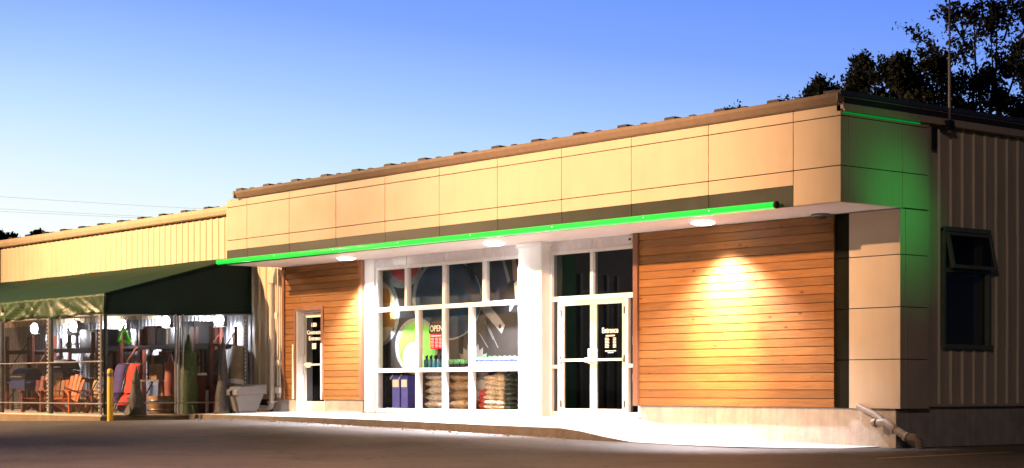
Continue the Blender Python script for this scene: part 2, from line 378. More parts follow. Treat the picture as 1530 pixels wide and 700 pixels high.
# concrete walk with kerb
wk = MB(); n = 40; P = []
xs = sorted(set([-20.6 + i * (20.1 / n) for i in range(n + 1)] + [e[0] for e in EDGE] + [-6.5, -6.36]))
for x in xs:
    ye, zt = lerp_tab(EDGE, x, 1), lerp_tab(EDGE, x, 2); zb = lerp_tab(BACK, x); row = []
    for j in range(9):
        t = j / 8
        z = zt + (zb - zt) * t
        if x < -4.8 and x > -6.5: z = z   # ramp falls to the right
        row.append((x, ye + (1.62 - ye) * t, z))
    P.append([(x, ye - .012, lerp_tab(EDGE, x, 3) - .12), (x, ye, zt - .02)] + row)
wk.grid(P, smooth=False)
for i, q in enumerate(wk.f): wk.f[i] = list(reversed(q))
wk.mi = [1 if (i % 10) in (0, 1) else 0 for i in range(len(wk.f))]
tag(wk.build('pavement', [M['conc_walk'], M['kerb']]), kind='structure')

# slab under the lean-to, with a stained kerb face
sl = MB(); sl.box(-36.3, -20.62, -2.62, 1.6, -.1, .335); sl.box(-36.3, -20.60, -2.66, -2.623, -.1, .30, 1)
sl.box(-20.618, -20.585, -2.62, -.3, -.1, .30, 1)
tag(sl.build('concrete_slab', [M['conc'], M['conc_kerb']], bevel=.012), kind='structure')
ln = MB(); a, b = Vector((3.18, -2.99, 0)), Vector((2.76, .65, 0)); n = 14; P = []
for i in range(n + 1):
    t = i / n; q = a.lerp(b, t); P.append([(q.x - .05, q.y, ground_z(q.x, q.y) + .006), (q.x + .05, q.y, ground_z(q.x, q.y) + .006)])
for i in range(n): pass
ln.grid(P, smooth=False)
for i, q in enumerate(ln.f): ln.f[i] = list(reversed(q))
tag(ln.build('parking_line', M['line']), kind='structure')

lt = MB(); rl = random.Random(3)
for _ in range(260):
    x = rl.uniform(-19.5, -4.2); y = lerp_tab(EDGE, x, 1) - abs(rl.gauss(.03, .35)) - .03; z = ground_z(x, y) + .004; a = rl.uniform(0, 3.1); s_ = rl.uniform(.012, .04)
    lt.prism([(x + s_ * math.cos(a + k * 1.9), y + s_ * .7 * math.sin(a + k * 1.9), z) for k in (0, .8, 1.7, 2.6)], (0, 0, rl.uniform(.004, .016)))
tag(lt.build('leaf_litter', M['roll']), 'scattered dry leaves and grit along the kerb', 'litter', kind='stuff')

# ------------------------------------------------------------------ the store
store = empty('store_building', (-9.6, 0, 0), 'single storey shop with tan panel fascia, white framed windows and orange boarded walls', 'shop building')
ZS = 3.97
PX = [-19.26, -18.3, -16.43, -14.5, -12.62, -10.69, -8.78, -6.84, -4.91, -2.96, -1.01, 0.0]
G = .007
f = MB()
for i in range(11):
    a, b = PX[i] + G, PX[i + 1] - (G if i < 10 else 0)
    last = i == 10
    for (z0, z1) in ((ZS if last else 4.312, 4.55 - G), (4.55 + G, 5.35 - G), (5.35 + G, 5.52)):
        f.box(a, b, 0, .024, z0, z1)
# return face on the right-hand side
for (y0, y1) in ((.026, .2 - G), (.2 + G, 1.57 - G), (1.57 + G, 2.26)):
    for (z0, z1) in ((ZS, 4.55 - G), (4.55 + G, 5.35 - G), (5.35 + G, 5.50)):
        f.box(-.024, 0, y0, y1, z0, z1)
f.build('fascia', M['panel'], store, bevel=.003)
f = MB(); f.box(-19.25, -.026, .03, 1.5, ZS + .03, 5.53); f.box(-.5, -.026, 1.5, 2.25, ZS + .03, 5.53)
f.build('fascia_core', M['seam'], store)
f = MB()
for i in range(10): f.box(PX[i] + G, PX[i + 1] - G, .012, .03, ZS - .004, 4.308)
f.build('fascia_band', M['panel_dark'], store)
sf = MB(); xs = [-19.26, -16.4, -13.4, -10.4, -7.4, -4.4, -1.4, -.03]
for a, b in zip(xs, xs[1:]): sf.box(a + .002, b - .002, .032, 1.62, ZS - .006, ZS + .02)
sf.build('soffit', M['soffit'], store)
# column cladding at the corner
rows = [.62, 1.45, 2.32, 3.19, 3.955]
c = MB()
for z0, z1 in zip(rows, rows[1:]):
    c.box(-1.09, 0, 1.5, 1.524, z0 + G, z1 - G)
    c.box(-.024, 0, 1.526, 1.64 - G, z0 + G, z1 - G); c.box(-.024, 0, 1.64 + G, 2.26, z0 + G, z1 - G)
c.build('column_cladding', M['panel'], store, bevel=.003)
c = MB()
for z0, z1 in zip(rows, rows[1:]): c.box(-1.415, -1.10, 1.53, 1.56, z0 + G, z1 - G)
c.build('reveal_strip', M['reveal'], store)
c = BX(-1.41, -.027, 1.565, 2.25, .625, 3.96); c.build('column_core', M['seam'], store)

# boarded walls
PITCH = .151
WOOD = wood_mat(PITCH, .635)
def boards(mb, x0, x1, z0, z1, y, holes=()):
    z = .635
    while z < z1 - .02:
        a, b = max(z, z0), min(z + PITCH - .005, z1)
        if b > a:
            segs = [(x0, x1)]
            for (hx0, hx1, hz0, hz1) in holes:
                if a < hz1 and b > hz0:
                    segs = [(p, q) for s0, s1 in segs for p, q in ((s0, min(s1, hx0)), (max(s0, hx1), s1)) if q - p > .01]
            for s0, s1 in segs:
                cuts = [s0] + sorted(random.uniform(s0, s1) for _ in range(1 if s1 - s0 > 2 and random.random() < .75 else 0)) + [s1]
                for p, q in zip(cuts, cuts[1:]):
                    # slight chamfer on the lower edge of each board
                    e = random.uniform(0, .002)
                    mb.prism([(p + .001, y - e, b), (p + .001, y - e, a + .012), (p + .001, y + .012 - e, a), (p + .001, y + .03, a), (p + .001, y + .03, b)], (q - p - .002, 0, 0))
        z += PITCH
def store_obj_origin(o):
    return o
w = MB(); boards(w, -6.29, -1.425, .635, 3.955, 1.5)
wall_r = w.build('wood_cladding', WOOD, store)
t = MB(); t.box(-6.42, -6.295, 1.455, 1.6, .63, 3.958); t.build('cladding_trim', M['wood_trim'], wall_r)
t = MB(); t.box(-6.30, -1.425, 1.532, 1.56, .632, 3.958); t.build('cladding_backing', M['wood_trim'], wall_r)
DO = (-18.47, -17.36, 0, 2.86)
w = MB(); boards(w, -18.98, -15.70, .70, 3.955, 1.5, [DO])
wall_l = w.build('wood_cladding', WOOD, store)
t = MB(); t.box(-19.08, -18.985, 1.46, 1.6, .70, 3.958); t.box(-15.74, -15.62, 1.46, 1.6, .70, 3.958)
t.box(-18.57, -18.47, 1.475, 1.56, .70, 2.96); t.box(-17.36, -17.26, 1.475, 1.60, .70, 2.96); t.box(-18.47, -17.36, 1.475, 1.60, 2.86, 2.96)
t.build('cladding_trim', M['wood_trim'], wall_l)
t = MB(); t.box(-18.98, -18.575, 1.532, 1.56, .70, 3.958); t.box(-17.255, -15.745, 1.532, 1.56, .70, 3.958); t.box(-18.57, -17.26, 1.532, 1.56, 2.97, 3.958)
t.build('cladding_backing', M['wood_trim'], wall_l)

# masonry behind the cladding, foundation
pieces('wall', M['seam'], store, [(-6.34, -1.45, 1.6, 1.85, .55, 3.98), (-17.36, -15.69, 1.6, 2.0, .42, 3.98), (-19.26, -18.47, 1.6, 2.0, .42, 3.98), (-18.468, -17.362, 1.605, 2.0, 2.87, 3.98)])
w = MB(); w.box(-6.33, -.15, 1.575, 1.9, -.4, .632); w.box(-.45, -.152, 1.9, 14, -.4, .66); w.build('foundation', M['conc'], store, bevel=.01)
pieces('foundation', M['conc'], store, [(-17.3, -15.70, 1.56, 1.9, -.2, .695), (-19.6, -18.52, 1.53, 1.9, -.2, .698)], .01)

# glazing: white post, pillar, frames, panes
w = MB(); w.box(-15.62, -15.24, 1.55, 1.80, .42, 3.962); w.build('corner_post', M['white'], store)
w = MB(); w.box(-9.80, -9.06, 1.38, 1.80, .38, 3.90); w.box(-9.84, -9.02, 1.345, 1.80, 3.87, 3.963); w.build('pillar', M['white'], store, bevel=.006)
XL, XR = -15.24, -9.81
def window(name, uprights, rails, glass_m, frame_m, y=1.6, d=.13, x0=None, x1=None, z0=None, z1=None):
    fr = MB()
    for (a, b, c0, c1) in uprights: fr.box(a, b, y, y + d, c0, c1)
    for (a, b, c0, c1) in rails: fr.box(a, b, y - .002, y + d + .002, c0, c1)
    wn = fr.build(name, frame_m, store, bevel=.004)
    return wn
rails = [(XL, XR, .42, .515), (XL, XR, 1.335, 1.425), (XL, XR, 2.73, 2.825), (XL, XR, 3.69, 3.755)]
ups = [(XL, XL + .07, .515, 3.69), (XR - .17, XR - .002, .515, 3.69)]
for a, b in ((-14.11, -14.02), (-12.70, -12.61), (-11.28, -11.185)): ups.append((a, b, 2.825, 3.69))
for z0, z1 in ((.515, 1.335), (1.425, 2.73)):
    for a, b in ((-13.70, -13.59), (-12.71, -12.62), (-11.76, -11.66)): ups.append((a, b, z0, z1))
win = window('window', ups, rails, M['glass'], M['white'])
gl = BX(XL + .05, XR - .15, 1.66, 1.668, .50, 3.70); gl.build('pane', M['glass'], win)
hd = MB()
for a, b in ((XL, -14.075), (-14.055, -12.665), (-12.645, -11.245), (-11.225, XR)): hd.box(a, b, 1.615, 1.68, 3.758, 3.962)
hd.build('header_panel', M['white_gloss'], win)

DL, DR = -9.05, -6.33
tr = MB()
for z0, z1 in ((2.735, 2.835), (3.69, 3.755)): tr.box(DL, DR, 1.598, 1.73, z0, z1)
for a, b in ((DL, DL + .06), (-7.82, -7.73), (-6.40, DR)): tr.box(a, b, 1.6, 1.728, 2.835, 3.69)
trw = tr.build('transom_window', M['white'], store, bevel=.004)
BX(DL + .04, DR - .04, 1.66, 1.668, 2.80, 3.71).build('pane', M['glass_dark'], trw)
hd = MB()
for a, b in ((DL, -7.785), (-7.765, DR)): hd.box(a, b, 1.615, 1.68, 3.758, 3.962)
hd.build('header_panel', M['white_gloss'], trw)
for a, b, e0, e1 in ((DL + .06, -8.80, DL, -8.715), (-6.70, -6.42, -6.79, DR)):
    fr = MB(); fr.box(e0, a, 1.592, 1.728, .40, 2.735); fr.box(b, e1, 1.592, 1.728, .40, 2.735)
    fr.box(a, b, 1.6, 1.726, .40, .50); fr.box(a, b, 1.6, 1.726, 1.375, 1.445)
    sd = fr.build('sidelight', M['white'], store, bevel=.004)
    BX(a - .01, b + .01, 1.66, 1.668, .48, 2.74).build('pane', M['glass_dark'], sd)
def leaf(x0, x1, handed):
    d = MB(); s = .09
    d.box(x0, x0 + s, 1.605, 1.665, .41, 2.73); d.box(x1 - s, x1, 1.605, 1.665, .41, 2.73)
    d.box(x0 + s, x1 - s, 1.607, 1.663, .41, .56); d.box(x0 + s, x1 - s, 1.607, 1.663, 2.64, 2.73)
    o = d.build('door', M['almond'], store, bevel=.004)
    BX(x0 + s - .01, x1 - s + .01, 1.632, 1.638, .55, 2.65).build('pane', M['glass_dark'], o)
    h = MB(); xm = x1 - .09 if handed > 0 else x0 + .09
    h.bar((x0 + .04, 1.575, 1.535), (x1 - .04, 1.575, 1.535), .03, .05)
    h.box(xm - .12, xm + .05, 1.56, 1.60, 1.49, 1.58); h.box(xm - .045, xm + .045, 1.585, 1.604, 1.46, 1.76)
    h.build('handle', M['almond'], o, bevel=.004)
    xh = x0 + .012 if handed > 0 else x1 - .012
    for z in (.66, 1.55, 2.5): MB().tube([(xh, 1.59, z - .07), (xh, 1.59, z + .07)], .016, 8).build('hinge', M['black'], o)
    return o
leaf(-8.712, -7.735, 1); door_r = leaf(-7.725, -6.795, -1)
# lettering on the right-hand leaf
tx = MB()
text('Entrance', 'lettering', M['lettering'], -7.49, -7.02, 2.06, 2.17, 1.628, door_r, bold=.022)
tx.box(-7.38, -7.12, 1.624, 1.63, 1.995, 2.02)
for i in range(7):
    z = 1.965 - i * .03
    tx.box(-7.40, -7.30 + .02 * (i % 2), 1.624, 1.63, z - .014, z); tx.box(-7.17, -7.08, 1.624, 1.63, z - .014, z)
tx.box(-7.40, -7.08, 1.624, 1.63, 1.70, 1.715); tx.box(-7.32, -7.16, 1.624, 1.63, 1.665, 1.68)
tx.build('opening_hours', M['lettering'], door_r)

# recessed contractor door
dj = MB(); dj.box(-18.47, -18.44, 1.50, 1.95, .42, 2.86); dj.box(-17.39, -17.362, 1.602, 1.95, .42, 2.86); dj.box(-18.44, -17.39, 1.605, 1.95, 2.82, 2.86); dj.box(-18.47, -17.36, 1.5, 1.95, .30, .42)
dj.build('door_frame', M['white'], store)
d = MB(); x0, x1 = -18.43, -17.40; s = .075
d.box(x0, x0 + s, 1.70, 1.75, .43, 2.80); d.box(x1 - s, x1, 1.70, 1.75, .43, 2.80); d.box(x0 + s, x1 - s, 1.702, 1.748, .43, .66); d.box(x0 + s, x1 - s, 1.702, 1.748, 2.70, 2.80)
cd = d.build('door', M['almond'], store, bevel=.004)
BX(x0 + .07, x1 - .07, 1.722, 1.728, .65, 2.71).build('pane', M['glass_dark'], cd)
h = MB(); h.bar((x0 + .03, 1.672, 1.55), (x1 - .1, 1.672, 1.55), .03, .045); h.box(x0 + .12, x0 + .32, 1.66, 1.70, 1.48, 1.60); h.box(x0 - .01, x0 + .06, 1.66, 1.70, 1.35, 1.80)
h.build('handle', M['almond'], cd)
for (tx_, a, b, zc) in (('180', -18.12, -17.90, 2.52), ('Contractor', -18.32, -17.62, 2.34), ('Entrance', -18.24, -17.66, 2.19)):
    text(tx_, 'lettering', M['lettering'], a, b, zc - .05, zc + .05, 1.716, cd, bold=.02)
BX(-18.1, -17.92, 1.712, 1.718, 1.93, 2.07).build('notice', M['label'], cd)
# corner guards each side of the opening
pieces('corner_guard', M['almond'], store, [(-18.60, -18.545, 1.455, 1.474, .71, 2.05), (-17.345, -17.30, 1.455, 1.474, .71, 2.05)])

# rooms behind the glass
r_ = MB(); r_.box(-19.2, -.5, 1.9, 13.5, .30, .405); r_.build('interior_floor', M['dark_room'], store)
r_ = MB(); r_.box(-19.2, -.5, 1.86, 13.5, 3.99, 4.05); r_.build('interior_ceiling', M['room_ceiling'], store)
r_ = MB(); r_.box(-19.2, -.5, 7.5, 7.6, .41, 3.98); r_.box(-9.78, -9.70, 1.85, 7.5, .41, 3.98, 0); r_.box(-19.2, -9.8, 2.9, 2.95, .41, 3.98); r_.box(-17.2, -17.1, 2.0, 2.9, .41, 3.98); r_.box(-19.25, -19.2, 1.9, 14, .41, 3.98)
r_.build('interior_wall', M['dark_room'], store)
BX(-9.69, -9.66, 2.15, 2.85, .42, 3.8).build('green_panel', M['green_wall'], store)
r_ = MB()
for y in (2.95, 3.7, 4.0, 5.2): r_.box(-9.69, -9.62, y, y + .06, .42, 3.4)
r_.box(-9.69, -9.625, 2.95, 5.2, 3.0, 3.06); r_.build('interior_frame', M['plastic_grey'], store)

# side wall: ribbed siding, base, window
def ribbed(mb, axis, a0, a1, z0, z1, pos, sgn, pitch=.32, rib=.085, dep=.03):
    """trapezoid-ribbed sheet; axis 'x' runs along x at y=pos, axis 'y' runs along y at x=pos"""
    pr = []; a = a0
    while a < a1:
        for da, dd in ((0, 0), (pitch - rib - .03, 0), (pitch - rib, dep), (pitch - .03, dep)):
            if a + da <= a1: pr.append((a + da, dd))
        a += pitch
    pr.append((a1, 0)); P = []
    for (q, dd) in pr:
        if axis == 'x': P.append([(q, pos + sgn * dd, z0), (q, pos + sgn * dd, z1)])
        else: P.append([(pos + sgn * dd, q, z0), (pos + sgn * dd, q, z1)])
    mb.grid(P, smooth=False)
WY0, WY1, WZ0, WZ1 = 2.70, 4.03, 1.67, 3.70
sw = MB()
ribbed(sw, 'y', 2.42, 14, WZ1, 5.42, -.10, 1); ribbed(sw, 'y', 2.42, 14, .70, WZ0, -.10, 1)
ribbed(sw, 'y', 2.42, WY0, WZ0, WZ1, -.10, 1); ribbed(sw, 'y', WY1, 14, WZ0, WZ1, -.10, 1)
sw.box(-.45, -.105, 2.3, WY0, .66, 5.42); sw.box(-.45, -.105, WY1, 14, .66, 5.42); sw.box(-.45, -.105, WY0, WY1, .66, WZ0); sw.box(-.45, -.105, WY0, WY1, WZ1, 5.42)
sw.build('side_siding', M['siding'], store)
t = MB(); t.box(-.10, -.045, 2.27, 2.40, .66, 5.42); t.box(-.10, -.055, 2.40, 14, .655, .70); t.build('siding_trim', M['gutter'], store)
fr = MB(); s = .07
fr.box(-.16, -.03, WY0, WY0 + s, WZ0, WZ1); fr.box(-.16, -.03, WY1 - s, WY1, WZ0, WZ1)
fr.box(-.162, -.028, WY0, WY1, WZ1 - .05, WZ1 + .03); fr.box(-.162, -.028, WY0 + s, WY1 - s, 2.95, 3.03); fr.box(-.17, .0, WY0 - .02, WY1 + .03, WZ0 - .03, WZ0 + .05)
sww = fr.build('side_window', M['winframe'], store, bevel=.004)
BX(-.12, -.112, WY0 + .05, WY1 - .05, WZ0, 2.97).build('pane', M['glass_dark'], sww)
hinge = Vector((-.03, 0, 3.63)); out = Vector((math.sin(R(12)), 0, -math.cos(R(12))))
sa = MB(); ln_ = .60
def q_(t, y, off=0): return hinge + out * t + Vector((0, y, 0)) + Vector((math.cos(R(12)), 0, math.sin(R(12)))) * off
sa.bar(q_(0, WY0 + .1), q_(ln_, WY0 + .1), .07, .045); sa.bar(q_(0, WY1 - .05), q_(ln_, WY1 - .05), .07, .045)
sa.bar(q_(ln_, WY0 + .07), q_(ln_, WY1 - .02), .06, .06); sa.bar(q_(.02, WY0 + .07), q_(.02, WY1 - .02), .05, .05)
sash = sa.build('sash', M['winframe'], sww)
pn = MB(); pn.prism([q_(.02, WY0 + .12), q_(ln_, WY0 + .12), q_(ln_, WY1 - .08), q_(.02, WY1 - .08)], (.006, 0, .002)); pn.build('pane', M['glass_dark'], sww)
BX(-.44, -.40, WY0 - .2, WY1 + .2, 1.2, 4).build('blind', M['dark_room'], sww)

# roof, gutters, rake
rf = MB(); rf.box(-18.66, .06, .02, 14, 5.54, 5.64)
x = -18.66; k = 0
while x < -.2:
    wd, hh = ((.30, .095) if k % 2 == 0 else (.17, .07))
    rf.prism([(x, -.10, 5.66), (x + wd, -.10, 5.66), (x + wd - .03, -.10, 5.66 + hh), (x + .03, -.10, 5.66 + hh)], (0, 1.2, -.02)); x += .612; k += 1
rf.build('roof', M['roof'], store)
gt = MB(); prof = [(-.02, 5.525), (-.09, 5.545), (-.13, 5.64), (-.135, 5.70), (-.115, 5.70), (-.105, 5.655), (.02, 5.655)]
gt.prism([(-18.70, y, z) for y, z in prof], (18.72, 0, 0)); gt.build('gutter', M['gutter_dark'], store)
pieces('gutter_end', M['gutter_dark'], store, [(-18.72, -18.66, -.14, .02, 5.53, 5.70), (.022, .07, -.15, -.004, 5.56, 5.70)])
rk = MB(); rk.box(-.08, .055, .0, 14, 5.425, 5.655); rk.box(-.05, .085, .0, 14, 5.42, 5.45); rk.build('rake_board', M['gutter'], store)
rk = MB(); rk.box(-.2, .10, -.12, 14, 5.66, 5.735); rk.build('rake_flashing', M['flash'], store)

# drain pipe under the corner
dp = MB(); Y = 1.40
dp.tube([(-.86, 1.47, .66), on_y(1308, 620, 1.42), on_y(1319, 629, 1.36)], .055, 12)
dp.tube([on_y(1305, 632, 1.38), on_y(1312, 632, 1.36), on_y(1324, 631, 1.33), on_y(1338, 642, 1.3), on_y(1354, 653, 1.3), on_y(1366, 655, 1.35), on_y(1373, 660, 1.4), on_y(1375, 671, 1.45)], .068, 12)
dpo = dp.build('drain_pipe', M['pvc'], store)
for p0, p1 in (((1307, 632), (1310, 632)), ((1335, 640), (1338, 642.5)), ((1352, 652), (1356, 654))):
    MB().tube([on_y(*p0, 1.35 if p0[0] < 1320 else 1.3), on_y(*p1, 1.35 if p0[0] < 1320 else 1.3)], .08, 12).build('pipe_joint', M['pvc'], dpo)

# ------------------------------------------------------------------ low wing on the left
wing = empty('store_wing', (-28, 1.6, 0), 'long low tan ribbed metal wing behind the green lean-to', 'shop wing')
w = MB(); ribbed(w, 'x', -36.1, -20.62, 2.9, 5.48, 1.6, -1); w.build('siding', M['siding_wing'], wing)
w = MB(); ribbed(w, 'x', -36.1, -20.62, .36, 2.9, 1.6, -1, pitch=.2); w.build('lower_siding', M['siding_galv'], wing)
w = MB(); ribbed(w, 'x', -20.62, -19.10, .70, 5.48, 1.6, -1); w.build('return_siding', M['siding_wing'], wing)
w = MB(); w.box(-36.2, -19.27, 1.61, 14, .2, 5.5); w.build('wall', M['seam'], wing)
w = MB(); w.box(-36.22, -36.08, 1.53, 1.62, .36, 5.48); w.build('corner_trim', M['trim'], wing)
rf = MB(); rf.box(-36.4, -19.3, 1.5, 14, 5.505, 5.62); x = -36.3; k = 0
while x < -19.5:
    wd, hh = ((.30, .095) if k % 2 == 0 else (.17, .06))
    rf.prism([(x, 1.40, 5.64), (x + wd, 1.40, 5.64), (x + wd - .03, 1.40, 5.64 + hh), (x + .03, 1.40, 5.64 + hh)], (0, 1.2, -.02)); x += .612; k += 1
rf.build('roof', M['roof'], wing)
gt = MB(); prof = [(1.50, 5.46), (1.42, 5.48), (1.385, 5.57), (1.38, 5.675), (1.40, 5.675), (1.41, 5.63), (1.50, 5.63)]
gt.prism([(-36.5, y, z) for y, z in prof], (17.23, 0, 0)); gt.build('gutter', M['gutter'], wing)
dn = MB(); xd = -19.52
dn.tube([(xd + .12, 1.50, 3.95), (xd + .12, 1.46, 3.80), (xd, 1.46, 3.62), (xd, 1.46, .62), (xd - .06, 1.46, .52), (xd - .2, 1.46, .48), (xd - .55, 1.46, .48)], .075, 12)
dno = dn.build('downspout', M['pipe_tan'], wing)
pieces('strap', M['pipe_tan'], dno, [(xd - .09, xd + .20, 1.36, 1.55, 3.58, 3.72), (xd - .09, xd + .09, 1.37, 1.55, .60, .66)])
cn = MB(); cn.tube([(-19.27, 1.47, 3.95), (-19.27, 1.47, .75)], .022, 8); cn.tube([(-19.17, 1.47, 3.5), (-19.17, 1.47, .75)], .018, 8)
cno = cn.build('conduit', M['almond'], wing)
pieces('junction_box', M['almond'], cno, [(-19.33, -19.22, 1.41, 1.5, 2.7, 2.85), (-19.3, -19.13, 1.41, 1.5, 1.55, 1.68), (-19.33, -19.12, 1.41, 1.5, .85, 1.0)])

# ------------------------------------------------------------------ lights and small fittings on the store
pos = [(-15.3, 'leftmost of the three bright round soffit lights, above the boarded wall'), (-9.9, 'middle of the three bright round soffit lights, beside the white pillar'), (-3.9, 'rightmost of the three bright round soffit lights, above the big boarded wall')]
def soffit_light(x, label):
    e = empty('soffit_light', (x, .82, ZS - .006), label, 'ceiling light', 'round lights under the soffit')
    MB().lathe((x, .82, ZS - .05), [(.228, .044), (.232, .036), (.22, .028)], 24, cap=False).build('rim', M['white'], e)
    MB().lathe((x, .82, ZS - .05), [(.215, .038), (.205, .012), (.13, -.012), (.02, -.02)], 24).build('lens', M['lamp'], e)
for x, lb in pos: soffit_light(x, lb)
c = on_x(1238, 320, -1.55)
e = empty('dome_camera', (-1.6, 1.36, ZS - .006), 'flat grey unlit fitting under the soffit at the top right of the boarded wall', 'dome fitting')
MB().lathe((-1.6, 1.36, ZS - .06), [(.16, .052), (.17, .03), (.15, .015)], 20).build('housing', M['plastic_grey'], e)
MB().lathe((-1.6, 1.36, ZS - .09), [(.13, .045), (.09, .01), (.02, 0)], 20).build('dome', M['glass_dark'], e)
e = empty('door_sensor', (-6.6, 1.6, 3.80), 'small beige box on the white header above the entrance doors', 'sensor box')
BX(-6.66, -6.53, 1.54, 1.612, 3.80, 3.93).build('housing', M['almond'], e, bevel=.005); BX(-6.63, -6.56, 1.535, 1.541, 3.84, 3.88).build('lens', M['black_gloss'], e)
for z, lb in ((1.90, 'upper of two small grey boxes on the sidelight right of the entrance'), (1.18, 'lower of two small grey boxes on the sidelight right of the entrance')):
    e = empty('card_reader', (-6.56, 1.645, z), lb, 'card reader', 'small boxes on the sidelight')
    BX(-6.61, -6.51, 1.62, 1.658, z - .08, z + .08).build('housing', M['plastic_grey'], e, bevel=.004); BX(-6.585, -6.535, 1.615, 1.621, z - .02, z + .05).build('button', M['label'], e)

# green tube along the front edge of the soffit
tb = empty('light_tube', (-10.4, -.1, 4.02), 'long glowing green tube along the front of the soffit', 'light tube')
js = [-19.49] + [on_y(p, 350, -.1).x for p in (411, 499, 596, 704, 826, 962, 1060)] + [-1.31]
for a, b in zip(js, js[1:]):
    MB().tube([(a + .006, -.10, 4.02 + (-10 - a) * .002), (b - .006, -.10, 4.02 + (-10 - b) * .002)], .06, 18).build('tube_section', M['tube'], tb)
for a in js[1:-1]:
    MB().tube([(a - .018, -.10, 4.02 + (-10 - a) * .002), (a + .018, -.10, 4.02 + (-10 - a) * .002)], .064, 18).build('joint', M['tube'], tb)
    MB().lathe((a + .05, -.164, 4.03 + (-10 - a) * .002), [(.004, -.012), (.014, 0), (.004, .012)], 8).build('indicator', M['tube_led'], tb)
MB().tube([(-1.31, -.10, 4.005), (-1.27, -.10, 4.005)], .062, 18).build('end_cap', M['black'], tb)
pieces('bracket', M['black'], tb, [(a - .3, a - .26, -.06, .008, 4.0, 4.05) for a in js[1:]])
e = empty('light_strip', (.03, .05, 5.5), 'thin green light strip under the roof edge on the end wall', 'light strip')
BX(.004, .022, .06, 1.55, 5.392, 5.412).build('diffuser', M['strip'], e); BX(.004, .022, 1.57, 2.0, 5.390, 5.41).build('diffuser', M['strip'], e)

# mast on the end wall
mx, my = .12, 2.66
e = empty('radio_mast', (mx, my, 5.3), 'thin grey mast rising from the eave of the end wall', 'mast')
MB().tube([(mx, my, 5.30), (mx, my, 6.6)], .026, 8).build('lower_pole', M['mast'], e); MB().tube([(mx, my, 6.6), (mx, my, 9.5)], [.018, .012], 8).build('upper_pole', M['mast'], e)
b = MB(); b.box(-.02, mx + .06, my - .09, my + .09, 5.34, 5.40); b.box(mx - .05, mx + .05, my - .07, my + .07, 5.41, 5.50); b.box(-.03, .01, my - .3, my - .2, 5.0, 5.4); b.build('bracket', M['black'], e)

# ------------------------------------------------------------------ window display
def face_poly(mb, pts, Y, mi, k=0): mb.prism([on_y(px, py, Y) + Vector((0, -.003 * k, 0)) for px, py in pts], (0, .0024, 0), mi)
def ell(cx, cy, rx, ry, n=36, a0=0, a1=360): return [(cx + rx * math.cos(R(a0 + (a1 - a0) * i / n)), cy + ry * math.sin(R(a0 + (a1 - a0) * i / n))) for i in range(n)]
YP = 1.94
pm = [mat('poster_charcoal', (.017, .014, .014), .5, var=.2, scale=1.4), mat('poster_cream', (.80, .66, .45), .45, var=.1), mat('poster_orange', (.68, .33, .09), .45, var=.1), mat('poster_red', (.50, .05, .06), .45),
      mat('poster_blue', (.007, .028, .065), .4, var=.5, scale=5), mat('poster_green', (.16, .50, .06), .45, var=.15), mat('poster_rim', (.26, .29, .31), .35, var=.3, scale=12), mat('poster_slate', (.028, .031, .055), .4, var=.15), mat('poster_silver', (.22, .21, .22), .4, var=.1), mat('poster_handle', (.28, .15, .11), .5), mat('poster_pale', (.80, .82, .70), .45)]
po = empty('window_poster', (-13, YP, 1.5), 'large dark poster of paint cans and hand tools behind the shop window', 'poster')
b = MB(); b.box(-15.67, -9.85, YP + .004, YP + .03, 1.44, 3.93); b.build('backing', pm[0], po)
pc = MB()
face_poly(pc, ell(568, 466, 29, 51), YP, 6, 1); face_poly(pc, ell(566, 466, 25, 47), YP, 1, 2)
face_poly(pc, [(545, 462), (591, 457), (589, 488), (546, 492)], YP, 2, 3); face_poly(pc, [(565, 430), (580, 432), (588, 452), (560, 455)], YP, 2, 3)
face_poly(pc, ell(600, 401, 30, 30), YP, 6, 1); face_poly(pc, ell(604, 396, 22, 24), YP, 3, 2)
face_poly(pc, ell(668, 447, 52, 62), YP, 6, 1); face_poly(pc, ell(670, 447, 49, 59), YP, 4, 2)
face_poly(pc, ell(623, 518, 32, 43), YP, 6, 3); face_poly(pc, ell(624, 519, 28, 38), YP, 5, 4); face_poly(pc, ell(618, 534, 15, 22), YP, 10, 5)
pc.build('paint_can_art', pm, po)
pc = MB()
face_poly(pc, [(690, 403), (755, 486), (750, 499), (676, 413)], YP, 8, 2); face_poly(pc, [(690, 403), (722, 444), (716, 458), (676, 413)], YP, 7, 3); face_poly(pc, ell(747.5, 488, 2, 3), YP, 0, 4)
face_poly(pc, [(697, 398), (713, 398), (714, 404), (706, 420)], YP, 7, 2); face_poly(pc, ell(705.5, 404, 1.8, 2.6), YP, 0, 3)
face_poly(pc, [(724, 388), (753, 388), (762, 420), (746, 452), (724, 466)], YP, 7, 1); face_poly(pc, [(750, 388), (754, 388), (763, 420), (759, 424)], YP, 8, 2)
face_poly(pc, [(765, 388), (770, 388), (775, 407), (774, 419), (767, 420)], YP, 9, 1); face_poly(pc, [(768, 424), (775, 416), (781, 432), (781, 452), (771, 456)], YP, 10, 1); face_poly(pc, [(762, 458), (769, 448), (768, 456), (762, 466)], YP, 10, 1)
teeth = []
for i in range(44):
    a = R(i * 360 / 44); r = (38 if i % 2 else 31); teeth.append((707 + r * .72 * math.cos(a), 558 + r * 1.2 * math.sin(a)))
face_poly(pc, teeth, YP, 8, 1)
for (a, b_) in (((716, 498), (729, 520)), ((724, 480), (737, 508)), ((729, 486), (744, 520)), ((694, 500), (699, 480))):
    face_poly(pc, [a, (a[0] + .7, a[1]), (b_[0] + .7, b_[1]), b_], YP, 8, 2)
pc.build('hand_tool_art', pm, po)
ds = empty('display_shelf', (-13, 1.95, 1.38), 'plywood display ledge behind the middle bar of the shop window', 'shelf')
